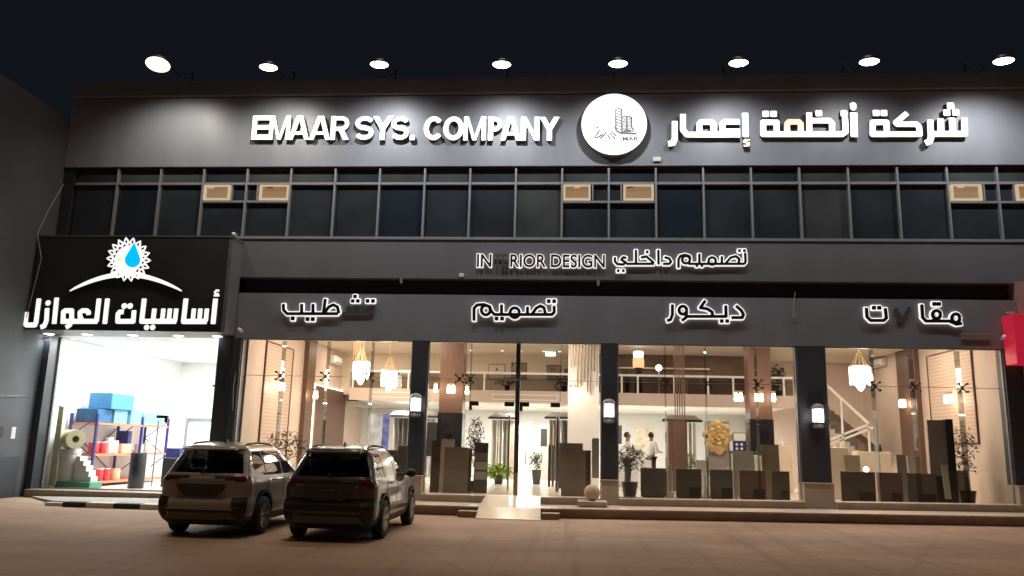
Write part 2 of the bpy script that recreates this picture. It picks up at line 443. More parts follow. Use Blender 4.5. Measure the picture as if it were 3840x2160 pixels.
# ---------------------------------------------------------------- lettering from strokes
def sdf_shape(strokes, cell, off=0.0):
    """strokes: (points [(x,z)..], half width, closed?) or ('dot', x, z, half, round?) -> contour cells"""
    P = []
    for s in strokes:
        if s[0] == 'dot': P += [(s[1]-s[3], s[2]-s[3]), (s[1]+s[3], s[2]+s[3])]
        elif s[0] == 'poly': P += list(s[1])
        else:
            for x, z in s[0]: P += [(x-s[1], z-s[1]), (x+s[1], z+s[1])]
    P = np.array(P); x0, z0 = P.min(0)-3*cell-max(0, off); x1, z1 = P.max(0)+3*cell+max(0, off)
    nx = int((x1-x0)/cell)+2; nz = int((z1-z0)/cell)+2
    X, Z = np.meshgrid(x0+cell*np.arange(nx), z0+cell*np.arange(nz), indexing='ij')
    D = np.full(X.shape, 1e9); H = None
    def segbox(a, b, hw):
        ax, az = a; bx, bz = b; L = math.hypot(bx-ax, bz-az) or 1e-6
        ux, uz = (bx-ax)/L, (bz-az)/L; mx, mz = (ax+bx)/2, (az+bz)/2
        t = np.abs((X-mx)*ux+(Z-mz)*uz)-L/2; n = np.abs(-(X-mx)*uz+(Z-mz)*ux)-hw
        return np.maximum(np.minimum(np.maximum(t, n), 0), 0)*0+np.where((t < 0) & (n < 0), np.maximum(t, n), np.hypot(np.maximum(t, 0), np.maximum(n, 0)))
    for s in strokes:
        if s[0] == 'dot':
            _, cx, cz, h, rnd = s
            d = np.hypot(X-cx, Z-cz)-h if rnd else np.hypot(np.maximum(np.abs(X-cx)-h*.75, 0), np.maximum(np.abs(Z-cz)-h*.75, 0))-h*.25
        elif s[0] == 'poly':
            pts = s[1]; d = np.full(X.shape, 1e9); ins = np.zeros(X.shape, bool)
            for i in range(len(pts)):
                (ax, az), (bx, bz) = pts[i], pts[(i+1) % len(pts)]
                L2 = (bx-ax)**2+(bz-az)**2 or 1e-9
                t = np.clip(((X-ax)*(bx-ax)+(Z-az)*(bz-az))/L2, 0, 1)
                d = np.minimum(d, np.hypot(X-ax-t*(bx-ax), Z-az-t*(bz-az)))
                if az != bz: ins ^= ((az > Z) != (bz > Z)) & (X < (bx-ax)*(Z-az)/(bz-az)+ax)
            d = np.where(ins, -d, d)
        else:
            pts, hw = s[0], s[1]; closed = len(s) > 2 and s[2]
            if closed: pts = list(pts)+[pts[0]]
            d = np.full(X.shape, 1e9)
            for i in range(len(pts)-1):
                d = np.minimum(d, segbox(pts[i], pts[i+1], hw))
                if i > 0 or closed: d = np.minimum(d, np.hypot(X-pts[i][0], Z-pts[i][1])-hw)
        if len(s) > 3 and s[0] not in ('dot',) and s[-1] == 'cut': D = np.maximum(D, -d)
        else: D = np.minimum(D, d)
    return X, Z, D-off
def contour(strokes, cell, yf, yb, off=0.0, mb=None, clip=None):
    X, Z, D = sdf_shape(strokes, cell, off)
    if clip: D = np.maximum(D, np.maximum(np.maximum(clip[0]-X, X-clip[1]), np.maximum(clip[2]-Z, Z-clip[3])))
    mb = mb or MB(); ins = D < 0
    nx, nz = D.shape; vid = {}; V = []; Fc = []; E = []
    def corner(i, j):
        k = (i, j)
        if k not in vid: vid[k] = len(V); V.append((X[i, j], Z[i, j]))
        return vid[k]
    def cut(i, j, i2, j2):
        k = (min((i, j), (i2, j2)), max((i, j), (i2, j2)))
        if k not in vid:
            a, b = D[i, j], D[i2, j2]; t = a/(a-b)
            vid[k] = len(V); V.append((X[i, j]+t*(X[i2, j2]-X[i, j]), Z[i, j]+t*(Z[i2, j2]-Z[i, j])))
        return vid[k]
    s4 = ins[:-1, :-1].astype(int)+ins[1:, :-1]+ins[1:, 1:]+ins[:-1, 1:]
    for i, j in np.argwhere(s4 > 0):
        c = [(i, j), (i+1, j), (i+1, j+1), (i, j+1)]
        poly = []; kinds = []
        for k in range(4):
            a, b = c[k], c[(k+1) % 4]
            if ins[a]: poly.append(corner(*a)); kinds.append(0)
            if ins[a] != ins[b]: poly.append(cut(*a, *b)); kinds.append(1)
        if len(poly) < 3: continue
        Fc.append(poly)
        m = len(poly)
        if s4[i, j] < 4:
            for k in range(m):
                if kinds[k] and kinds[(k+1) % m]: E.append((poly[k], poly[(k+1) % m]))
    n = len(V)
    vs = [(x, yf, z) for x, z in V]+[(x, yb, z) for x, z in V]
    fs = Fc+[tuple(n+i for i in reversed(f)) for f in Fc]+[(b, a, n+a, n+b) for a, b in E]
    return mb.add(vs, fs)

class Trace:
    """strokes read off one enlargement of the photograph, laid out on the plane of the sign"""
    def __init__(s, x0, y0, sc, plane): s.o = (x0, y0, sc, plane); s.s = []
    def p(s, a, b):
        x0, y0, sc, y = s.o
        q = at((x0+a/sc)*2576/3840, (y0+b/sc)*2576/3840, y=y); return (q.x, q.z)
    def k(s, w): return w/s.o[2]/F*(s.o[3]-CY)*1.03
    def line(s, pts, w, closed=False): s.s.append(([s.p(*q) for q in pts], s.k(w)/2, closed)); return s
    def dot(s, x, y, w, rnd=False): q = s.p(x, y); s.s.append(('dot', q[0], q[1], s.k(w)/2, rnd)); return s
    def poly(s, pts): s.s.append(('poly', [s.p(*q) for q in pts])); return s
    def take(s): r = s.s; s.s = []; return r
def arc(cx, cy, rx, ry, a0, a1, n=10):
    return [(cx+rx*math.cos(R(a0+(a1-a0)*i/n)), cy+ry*math.sin(R(a0+(a1-a0)*i/n))) for i in range(n+1)]

def text_meshes(txt, X0, X1, Z0, Z1, offs):
    """the letters of a word fitted between X0..X1, Z0..Z1; one mesh per offset: (offset, yfront, yback)"""
    res = []; ref = None
    for off, yf, yb in [(0.0, 0, 0)]+offs:
        cu = bpy.data.curves.new('t', 'FONT'); cu.body = txt; cu.size = 1.0; cu.offset = off; cu.extrude = 0.5 if ref else 0.0; cu.resolution_u = 6
        o = bpy.data.objects.new('t', cu); COL.objects.link(o)
        dg = bpy.context.evaluated_depsgraph_get(); me = bpy.data.meshes.new_from_object(o.evaluated_get(dg))
        vs = [tuple(v.co) for v in me.vertices]; fs = [tuple(p.vertices) for p in me.polygons]
        bpy.data.objects.remove(o); bpy.data.curves.remove(cu); bpy.data.meshes.remove(me)
        if ref is None:
            xs = [v[0] for v in vs]; ys = [v[1] for v in vs]; ref = (min(xs), max(xs), min(ys), max(ys)); continue
        a, b, c, d = ref
        mb = MB(); mb.add([(X0+(v[0]-a)/(b-a)*(X1-X0), yf if v[2] > 0 else yb, Z0+(v[1]-c)/(d-c)*(Z1-Z0)) for v in vs], fs)
        res.append(mb)
    return res

# ================================================================ ground and pavements
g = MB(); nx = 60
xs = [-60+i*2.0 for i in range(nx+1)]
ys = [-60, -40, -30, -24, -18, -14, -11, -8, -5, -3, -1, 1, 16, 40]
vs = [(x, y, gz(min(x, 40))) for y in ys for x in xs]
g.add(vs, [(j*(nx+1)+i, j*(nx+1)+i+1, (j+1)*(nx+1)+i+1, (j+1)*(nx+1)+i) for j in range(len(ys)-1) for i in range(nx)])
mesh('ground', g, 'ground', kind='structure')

def sloped(mb, x0, x1, y0, y1, h0, h1, n=1):
    """a block that follows the gentle rise of the ground to the right"""
    for i in range(n):
        a = x0+(x1-x0)*i/n; b = x0+(x1-x0)*(i+1)/n
        za, zb = gz(a), gz(b)
        mb.add([(a, y0, za+h0), (b, y0, zb+h0), (b, y1, zb+h0), (a, y1, za+h0), (a, y0, za+h1), (b, y0, zb+h1), (b, y1, zb+h1), (a, y1, za+h1)],
               [(0, 3, 2, 1), (4, 5, 6, 7), (0, 1, 5, 4), (2, 3, 7, 6), (1, 2, 6, 5), (3, 0, 4, 7)])
    return mb
pv = MB(); sloped(pv, 5.5, 14.0, -1.58, .3, -.2, .195); sloped(pv, 14.0, 32.0, -1.58, .3, -.2, .195)
mesh('pavement', pv, 'stone_dark', kind='structure')
pt = MB(); sloped(pt, 5.5, 14.0, -1.64, .3, .196, .235); sloped(pt, 14.0, 32.0, -1.64, .3, .196, .235)
mesh('pavement_paving', pt, 'stone', kind='structure')
pl = MB(); pl.add([(2.2, -2.3, .0), (5.9, -2.3, .0), (5.9, .05, 0), (-.1, .05, 0), (1.2, -1.2, 0), (2.2, -2.3, .11), (5.9, -2.3, .11), (5.9, .05, .11), (-.1, .05, .04), (1.2, -1.2, .06)],
       [(5, 6, 7, 8, 9), (0, 1, 6, 5), (4, 0, 5, 9), (3, 4, 9, 8), (1, 2, 7, 6)])
mesh('pavement_apron', pl, 'concrete', kind='structure')

# painted kerb: alternate black and white stones, one thing with its stones as parts
kb = thing('painted_kerb', 'low kerb painted in black and white blocks in front of the insulation shop', 'kerb', (3.4, -2.45, 0))
xk = [2.05, 2.62, 3.22, 3.92, 4.60, 5.28, 6.0]
for i in range(6):
    b = MB(); a0, a1 = xk[i], xk[i+1]-.004
    y0 = -2.62 if i else -2.45
    b.box(a0, a1, y0, -2.304, -.05, .125 if i else .085, .012)
    mesh('kerb_stone', b, 'kerb_w' if i % 2 == 0 else 'kerb_k', kb)

# ================================================================ the building
BX0, BX1 = -.4, 30.0
B = thing('commercial_building', 'long grey two storey commercial building with a strip of dark windows above lit showrooms', 'building', (14, 6, 0))
ZT, ZG, ZF0, ZR0, ZS0, ZB1, ZO, ZFL = 12.56, 11.95, 9.78, 7.53, 6.36, 5.89, 4.575, .42
b = MB(); b.box(BX0, BX1, 0, .35, ZF0, ZG-.02); mesh('sign_fascia', b, 'fascia', B)
b = MB(); b.box(BX0, BX1, -.05, .35, ZG+.012, ZG+.07); b.box(BX0, BX1, -.025, .30, ZF0-.06, ZF0-.002); mesh('ledge', b, 'fascia', B)
b = MB(); b.box(BX0, BX1, .10, .40, ZG+.07, ZT); mesh('parapet', b, 'parapet', B)
b = MB(); b.box(BX0, BX1, 0, .3, ZS0, ZR0-.03); mesh('middle_fascia', b, 'fascia_low', B)
b = MB(); b.box(BX0, BX1, -.03, .3, ZR0-.03, ZR0+.02); mesh('window_ledge', b, 'frame', B)
b = MB(); b.box(5.45, BX1, .38, .5, ZB1-.1, ZS0+.05); b.box(5.45, BX1, .301, .38, ZS0+.001, ZS0+.05); mesh('shadow_gap', b, 'dark', B)
b = MB(); b.box(5.45, 26.95, 0, .38, ZO, ZB1); mesh('lower_fascia', b, 'fascia_band', B)
b = MB(); b.box(BX0, 30, 16, 16.3, 0, ZT); b.box(BX0, 30, .5, 16, ZT-.5, ZT-.3); b.box(29.8, 30, .5, 16, 0, ZT-.5); mesh('outer_shell', b, 'fascia', B)

# ribbon windows
WP = 1.34; Z_TR = 9.21; Z_LO = 8.655
def pane_mesh(x0, x1, z0, z1, yy=.13): q = MB(); q.add([(x0, yy, z0), (x1, yy, z0), (x1, yy, z1), (x0, yy, z1)], [(0, 1, 2, 3)]); return q
opened = {3: (3.97+.06, 4.86), 4: (5.77, 6.66), 11: (14.76, 15.56), 12: (16.50, 17.36), 19: (25.54, 26.36), 20: (27.28, 28.08)}
for i in range(-1, 22):
    x0, x1 = i*WP, (i+1)*WP
    if i == -1: x0 = BX0
    f = MB(); hw = .028
    f.box(x1-hw, x1+hw, .02, .14, ZR0+.021, ZF0-.11)
    if i == -1: f.box(-hw*2, hw, .03, .14, ZR0+.021, ZF0-.11)
    if i == -1:
        mesh('corner_panel', MB().box(BX0, -.07, .06, .2, ZR0+.02, ZF0-.06), 'dark', B); continue
    a, c = x0+hw+.001, x1-hw-.001
    f.box(a, c, .035, .14, Z_TR-.035, Z_TR+.035); f.box(a, c, .02, .14, ZR0+.021, ZR0+.06)
    if i in opened: f.box(a, c, .04, .14, Z_LO-.03, Z_LO+.03)
    w = mesh('window', f, 'frame', B)
    mesh('header_shade', MB().box(x0, x1-.001, .05, .14, ZF0-.108, ZF0-.061), 'dark', w)  # no real frame piece: dark strip painted for the shade under the fascia
    gv = ['ribbon_glass', 'ribbon_glass_b', 'ribbon_glass', 'ribbon_glass_c'][(i*7+i//3) % 4]
    mesh('pane', pane_mesh(a, c, Z_TR+.03, ZF0-.1), 'ribbon_glass_b' if i % 3 else gv, w)
    if i not in opened: mesh('pane', pane_mesh(a, c, ZR0+.05, Z_TR-.03), gv, w)
    else:
        mesh('pane', pane_mesh(a, c, ZR0+.05, Z_LO-.03), 'ribbon_glass', w)
        o0, o1 = opened[i]; o0 = max(o0, a+.01); o1 = min(o1, c-.01); z0, z1 = Z_LO+.045, Z_TR-.045
        if o0-a > .15: mesh('pane', pane_mesh(a, o0-.06, Z_LO+.03, Z_TR-.03), 'ribbon_glass', w); f2 = MB().box(o0-.08, o0-.045, .03, .135, Z_LO+.031, Z_TR-.036)
        else: mesh('pane', pane_mesh(o1+.06, c, Z_LO+.03, Z_TR-.03), 'ribbon_glass', w); f2 = MB().box(o1+.045, o1+.08, .03, .135, Z_LO+.031, Z_TR-.036)
        mesh('mullion', f2, 'frame', w)
        t = .058; rv = MB()
        rv.box(o0, o0+t, .027, .13, z0, z1); rv.box(o1-t, o1, .027, .13, z0, z1)
        rv.box(o0+t, o1-t, .027, .13, z0, z0+t); rv.box(o0+t, o1-t, .027, .13, z1-t*.5, z1)
        mesh('opening_sash', rv, 'glow_reveal', w)  # sash is no lamp; its glow stands in for light from the room
        mesh('stay', MB().box(o0+t+.05+.1*(i % 3), o0+t+.22+.1*(i % 3), .06, .115, z1-t*.5-.05, z1-t*.5-.02), 'glow_reveal' if i % 2 else 'stone_dark', w)
        if i in (4, 11, 20): mesh('blind', MB().box(o0+t, o1-t, .118, .123, z0+t+.12, z1-t*.5), 'lit_blind', w)
        mesh('lit_pane', pane_mesh(o0+t, o1-t, z0+t, z1-t*.5, .125), 'lit_room', w)
mesh('dark_backing', MB().box(BX0, 30, .16, .3, ZR0+.02, ZF0-.06), 'dark', B)

# pillars and plinths
PIL = [(5.45, 5.654), (10.606, 11.048), (15.886, 16.321), (21.138, 21.886), (26.496, 26.95)]
for k, (a, c) in enumerate(PIL):
    z = gz((a+c)/2)
    p = mesh('pillar', MB().box(a, c, .002, .42, z+.86, ZO, .012), 'pillar', B)
    mesh('plinth', MB().box(a-.01, c+.01, -.14, .42, z+.236, z+.86, .012), 'stone', p)
    mesh('plinth_cap', MB().box(a-.03, c+.03, -.16, .40, z+.861, z+.885, .006), 'stone', p)
OPN = [(5.654, 10.606), (11.048, 15.886), (16.321, 21.138), (21.886, 26.496)]
for k, (a, c) in enumerate(OPN):
    s_ = MB(); z = gz((a+c)/2)
    def st(x0, x1):
        sloped(s_, x0, x1, -.30, .2, .236, .385); sloped(s_, x0, x1, -.33, .2, .386, .415)
    st(a+.012, c-.012)
    mesh('sill_step', s_, 'stone', B)

# shop windows: frameless panes on spider fittings
def spider(name, par, x, z, y=.16):
    m_ = MB(); r = .105
    for sx in (-1, 1):
        for sz in (-1, 1):
            m_.bar((x, y+.04, z), (x+sx*r, y+.03, z+sz*r), .025, .025)
            m_.cyl((x+sx*r, y-.05, z+sz*r), (x+sx*r, y+.05, z+sz*r), .030, n=10)
    m_.box(x-.04, x+.04, y+.02, y+.08, z-.05, z+.05)
    mesh(name, m_, 'black', par)
ZJ = 3.53
def shop_window(a, c, xsplit):
    f = MB(); f.box(a+.001, a+.03, .08, .16, .43, ZO-.001); f.box(c-.03, c-.001, .08, .16, .43, ZO-.001)
    f.box(a+.03, c-.03, .08, .16, .416, .47); f.box(a+.03, c-.03, .09, .16, ZO-.03, ZO-.001)
    w = mesh('shop_window', f, 'frame', B)
    xs = [a+.03]+xsplit+[c-.03]
    for i in range(len(xs)-1):
        for z0, z1 in ((.47, ZJ-.004), (ZJ+.004, ZO-.03)):
            mesh('pane', pane_mesh(xs[i]+.004, xs[i+1]-.004, z0, z1, .12), 'pane', w)
        if i:
            spider('glass_fitting', w, xs[i], ZJ, .12)
            mesh('glass_fin', MB().box(xs[i]-.007, xs[i]+.007, .165, .46, .47, ZO-.03), 'pane_fin', w)
    mesh('glass_joint', MB().box(a+.03, c-.03, .125, .135, ZJ-.007, ZJ+.007), 'glass_edge', w)
    return w
shop_window(*OPN[0], [6.81, 8.12, 9.41])
shop_window(*OPN[2], [17.64, 18.74, 20.1])
shop_window(*OPN[3], [23.19, 24.22, 25.44])
# glass fins behind the joints of the third window
# entrance
a, c = OPN[1]
f = MB(); f.box(a+.001, a+.03, .08, .16, .43, ZO-.001); f.box(c-.03, c-.001, .08, .16, .43, ZO-.001); f.box(a+.03, c-.03, .09, .16, ZO-.03, ZO-.001)
E_ = mesh('entrance', f, 'frame', B)
mesh('post', MB().box(13.515, 13.635, .20, .34, 1.02, ZO), 'pillar', E_)
mesh('post_foot', MB().box(13.51, 13.63, .21, .33, .425, 1.019), 'gold', E_)
for x0, x1, zt in ((a+.03, 12.24, ZJ), (12.25, 13.49, ZJ), (13.65, 14.76, ZJ), (14.77, c-.03, ZJ)):
    mesh('pane', pane_mesh(x0, x1, ZJ+.006, ZO-.03, .12), 'pane', E_)
for x0, x1 in ((a+.03, 12.24), (14.78, c-.03)): mesh('pane', pane_mesh(x0, x1, .43, ZJ-.006, .12), 'pane', E_)
for x in (11.95, 12.25, 14.77): spider('glass_fitting', E_, x, ZJ, .12)
mesh('glass_joint', MB().box(a+.03, c-.03, .125, .135, ZJ-.007, ZJ+.007), 'glass_edge', E_)
for x in (12.245, 14.765): mesh('glass_fin', MB().box(x-.007, x+.007, .165, .42, 2.95, ZO-.03), 'pane_fin', E_)
for x0, x1, hx in ((12.25, 13.49, 13.38), (13.65, 14.76, 14.70)):
    d = mesh('door', pane_mesh(x0, x1, .44, 2.86, .12), 'pane', E_)
    mesh('handle', MB().tube([(hx, .03, .55), (hx, .03, 2.55)], .022 if hx < 14 else .045, 10).box(hx-.02, hx+.02, .03, .12, .8, .84).box(hx-.02, hx+.02, .03, .12, 2.2, 2.24), 'chrome', d, True)
    mesh('patch_fitting', MB().box(x0, x0+.26, .07, .17, 2.80, 2.92).box(x0, x0+.08, .075, .165, 2.68, 2.80), 'black', d)
    mesh('patch_fitting', MB().box(x1-.26, x1, .07, .17, 2.80, 2.92), 'black', d)
    mesh('pane', pane_mesh(x0, x1, 2.93, ZJ-.006, .12), 'pane', d)

# showroom rooms
XL, XR, YB = 5.70, 26.62, 16.0
mesh('showroom_floor', MB().box(XL, XR, .2, YB, .2, ZFL), 'floor_in', B)
mesh('showroom_wall', MB().box(XL-.24, XL, .43, YB, ZFL, 5.6), 'pink_in', B)
mesh('showroom_wall', MB().box(XR, XR+.3, .43, YB, ZFL, 5.6), 'pink_in', B)
mesh('showroom_ceiling', MB().box(XL, XR, .5, 6.0, 5.36, 5.6), 'cream_in', B)
mesh('mezzanine_ceiling', MB().box(XL, XR, 6.0, 11, 5.30, 5.6), 'cream_in', B)
mesh('mezzanine_wall', MB().box(XL, 15.4, 10.0, 10.2, 3.62, 5.3), 'cream_in', B)
mesh('mezzanine_wall', MB().box(15.4, 22.6, 9.0, 9.2, 3.62, 5.3), 'brown_wall', B)
mesh('mezzanine_wall', MB().box(22.6, XR, 10.8, 11, .42, 5.3), 'pink_in', B)
mesh('mezzanine_floor', MB().box(7.2, 22.6, 6.05, 10.9, 3.24, 3.61), 'white_in', B)
mesh('mezzanine_edge', MB().box(7.2, 22.6, 5.95, 6.05, 3.2, 3.62), 'slab', B)
mesh('rear_wall', MB().box(XL, 22.6, 13.5, 13.7, ZFL, 3.3), 'white_in', B)
mesh('rear_ceiling', MB().box(XL, 22.6, 10.9, 13.5, 3.24, 3.4), 'white_in', B)
mesh('wall_panel', MB().box(XL, XL+.12, 6.55, 10.4, ZFL, 3.72), 'brown', B)
# balustrade on the mezzanine
bl = MB(); bl.box(7.2, 22.6, 5.96, 6.03, 4.20, 4.27)
for x in [7.3, 9.3, 12.0, 13.2, 15.0, 16.8, 17.35, 18.6, 19.75, 20.6, 22.3]: bl.box(x-.03, x+.03, 5.97, 6.02, 3.621, 4.20)
bal = mesh('balustrade', bl, 'white_p', B)
mesh('glass_infill', pane_mesh(7.2, 22.6, 3.63, 4.19, 6.0), 'pane_dark', bal)
# linear air vents on the edge of the mezzanine
for x0, x1 in ((8.0, 9.6), (12.3, 14.6)):
    v = MB(); v.box(x0, x1, 5.91, 5.949, 3.47, 3.50); v.box(x0, x1, 5.91, 5.949, 3.30, 3.33); v.box(x0, x0+.03, 5.91, 5.949, 3.33, 3.47); v.box(x1-.03, x1, 5.91, 5.949, 3.33, 3.47)
    mesh('air_vent', v, 'white_p', B)
# columns, wood above and black stone below
for x0, x1 in ((10.72, 11.50), (20.75, 21.45)):
    cl = mesh('column', MB().box(x0, x1, 4.2, 4.9, 2.75, 5.36), 'brown', B)
    mesh('column_base', MB().box(x0-.02, x1+.02, 4.18, 4.92, ZFL, 2.749), 'black_stone', cl)
mesh('white_partition', MB().box(14.95, 15.95, 4.0, 4.2, ZFL, 5.2), 'white_in', B)
# pilasters on the side walls
mesh('pilaster', MB().box(XL, XL+.16, 5.3, 6.15, ZFL, 5.36), 'brown', B)
mesh('pilaster', MB().box(XR-.16, XR, 5.5, 7.0, ZFL, 5.36), 'brown', B)
# stair in the right bay
stp = MB(); nst = 15
for i in range(nst):
    x = 23.55+i*(26.15-23.55)/nst; z = 3.95-(i+1)*(3.95-1.70)/nst
    stp.box(x, x+.2, 7.6, 9.2, z-.12, z+.04)
sr = mesh('staircase', stp, 'floor_dk', B)
lw = MB()
for i in range(8):
    x = 25.6-i*.26; z = 1.50-(i+1)*.13
    lw.box(x-.26, x, 6.6, 7.5, z-.1, z+.04)
mesh('lower_flight', lw, 'floor_dk', sr)
rl = MB(); rl.bar((23.6, 7.0, 4.52), (25.4, 7.0, 2.78), .07, .09); rl.bar((25.4, 7.0, 2.76), (23.6, 7.0, 2.02), .06, .07); rl.bar((25.55, 7.0, 2.66), (23.6, 7.0, 1.86), .06, .07)
for x, z0, z1 in ((24.5, 1.3, 3.66), (25.38, .45, 2.76), (23.95, .45, 2.0), (24.2, .45, 2.1), (24.42, .45, 2.2)): rl.box(x-.03, x+.03, 6.97, 7.03, z0, z1)
mesh('handrail', rl, 'white_p', sr)
mesh('stringer', MB().add([(23.55, 7.5, 3.86), (26.3, 7.5, 1.62), (26.3, 7.5, 1.36), (23.55, 7.5, 3.60), (23.55, 7.58, 3.86), (26.3, 7.58, 1.62), (26.3, 7.58, 1.36), (23.55, 7.58, 3.60)],
     [(0, 1, 2, 3), (7, 6, 5, 4), (0, 4, 5, 1), (1, 5, 6, 2), (2, 6, 7, 3), (3, 7, 4, 0)]), 'brown', sr)

# left shop: opening, room
SY = .66
mesh('shop_pillar', MB().box(-.4, -.2, .2, SY+.1, 0, 4.62), 'pillar', B)
mesh('shop_pillar', MB().box(4.93, 5.449, .12, SY+.1, 0, 4.62), 'pillar', B)
mesh('shop_step', MB().box(-.2, 5.449, -.05, SY+.3, -.1, .215, .01), 'stone_dark', B)
f = MB(); f.box(-.2, -.15, SY-.05, SY+.03, .215, 4.6); f.box(4.88, 4.93, SY-.05, SY+.03, .215, 4.6); f.box(-.15, 4.88, SY-.05, SY+.03, .215, .25)
SW = mesh('shop_window', f, 'frame', B)
for x0, x1 in ((-.15, 1.75), (1.76, 3.3), (3.31, 4.88)): mesh('pane', pane_mesh(x0, x1, .25, 4.6, SY), 'pane', SW)
mesh('handle', MB().tube([(3.15, SY-.08, .35), (3.15, SY-.08, 2.2)], .02), 'chrome', SW)
mesh('patch_fitting', MB().box(3.05, 3.38, SY-.04, SY+.04, 2.28, 2.36).box(3.30, 3.38, SY-.04, SY+.04, 2.16, 2.28), 'black', SW)
mesh('shop_floor', MB().box(-.4, 5.45, SY+.3, 10, 0, .205), 'floor_shop', B)
mesh('shop_wall', MB().box(-.6, -.4, SY+.1, 10, 0, 4.9), 'white_in', B)
mesh('shop_wall', MB().box(5.26, 5.45, SY+.1, 10, .205, 4.9), 'white_in', B)
mesh('shop_back_wall', MB().box(-.4, 5.26, 8.6, 8.8, .205, 4.9), 'white_in', B)
mesh('shop_ceiling', MB().box(-.4, 5.26, SY+.1, 8.6, 4.66, 4.8), 'white_in', B)
dd = mesh('shop_door', MB().box(.15, 1.35, 8.54, 8.6, .205, 2.3), 'white_p', B)
mesh('door_frame', MB().box(.05, .149, 8.52, 8.599, .205, 2.4).box(1.351, 1.45, 8.52, 8.599, .205, 2.4).box(.05, 1.45, 8.52, 8.599, 2.401, 2.5), 'frame', dd)

# ================================================================ neighbours
N = thing('left_neighbour_building', 'tall plain grey wall of the next building coming forward at the left edge', 'building', (-3, -6, 0))
mesh('wall', MB().box(-14, -.41, -16, .6, 0, 11.28), 'wall_l', N)
mesh('wall', MB().box(-14, -.41, .6, 16, 0, 11.28), 'wall_l', N)
dr = mesh('metal_door', MB().box(-.409, -.37, -1.35, -.16, .02, 1.12), 'pillar', N)
mesh('dark_hatch', MB().box(-.409, -.38, -1.3, -.98, 1.62, 1.92), 'black', N)
mesh('conduit', MB().tube([(-.39, -3, 2.62), (-.39, -1.2, 2.73), (-.39, -.25, 2.79)], .018), 'pillar', N)
RN = thing('right_neighbour_building', 'beige clad shopfront of the next building at the right edge', 'building', (29, 1, 0))
mesh('wall', MB().box(26.96, 34, -.05, .6, 0, ZB1+.5), 'red_wall', RN)
mesh('pillar', MB().box(26.951, 27.15, -.15, -.051, .3, 4.1), 'pillar', RN)
mesh('plinth', MB().box(26.965, 34, -.25, -.16, .2, 1.06), 'stone', RN)
rs = thing('red_sign_box', 'plain crimson sign box cut off by the right edge of the view', 'sign', (28, -.3, 4.2))
mesh('box', MB().box(26.5, 31, -.62, -.06, 4.12, 5.42, .01), 'red', rs)
mesh('lamp_arm', MB().box(26.35, 26.52, -.66, -.6, 5.43, 5.47), 'white_p', rs)

# ================================================================ signs
# --- box sign of the insulation shop
SB = thing('box_sign', 'dark box sign with white Arabic lettering under a sun with a blue drop', 'sign', (2.5, -.3, 4.65))
mesh('box_face', MB().box(-.39, 5.33, -.70, -.66, 4.64, 7.36, .006), 'sign_box', SB)
mesh('box_side', MB().box(5.331, 5.44, -.695, -.002, 4.64, 7.36, .006), 'sign_side', SB)
mesh('soffit', MB().box(-.39, 5.33, -.655, .62, 4.64, 4.70), 'sign_side', SB)
mesh('top_trim', MB().box(-.40, 5.46, -.71, 0, 7.361, 7.40), 'sign_side', SB)
YS = -.70
T = Trace(60, 860, 3.0667, YS-.06)
def sign_word(parent, name, tr, th, m='letter_w', cell=.022, plane=YS, side=True):
    s = tr.take()
    o = mesh(name, contour(s, cell, plane-th, plane-.004), m, parent)
    return o
w = 60
T.line([(265, 795), (230, 1070), (218, 1100), (122, 1100), (106, 1085), (120, 950)], w).dot(368, 847, 68, True)
T.line([(358, 905), (350, 1050), (325, 1110), (280, 1128)], 58).line([(468, 785), (438, 1088)], w)
T.line([(540, 1058), (545, 950), (565, 935), (640, 935), (640, 1058)], w).line([(512, 1058), (940, 1058)], w).line([(640, 1058), (620, 1100), (572, 1130)], 55)
T.line([(835, 985), (835, 955), (812, 935), (762, 935), (735, 955), (735, 1000), (760, 1050)], 58).line([(955, 795), (925, 1062)], w).line([(1052, 795), (1020, 1088)], w)
sign_word(SB, 'word', T, .06)
T.line([(1240, 950), (1192, 950), (1172, 975), (1168, 1058), (1348, 1058), (1358, 930)], 58).dot(1245, 882, 70, True).dot(1312, 882, 70, True)
T.line([(1475, 795), (1445, 1058), (1845, 1058)], w).line([(1592, 910), (1575, 1058)], 58).dot(1502, 1128, 66, True).dot(1572, 1128, 66, True)
for x in (1690, 1765, 1838): T.line([(x+6, 910), (x-10, 1058)], 54)
T.line([(1955, 795), (1925, 1060), (2195, 1060)], w)
for x in (2040, 2115, 2190): T.line([(x+6, 910), (x-8, 1060)], 54)
T.line([(2295, 795), (2265, 1090)], 60).line([(2338, 706), (2305, 702), (2286, 725), (2298, 746), (2332, 742)], 24).line([(2272, 762), (2340, 762)], 22)
sign_word(SB, 'word', T, .06)
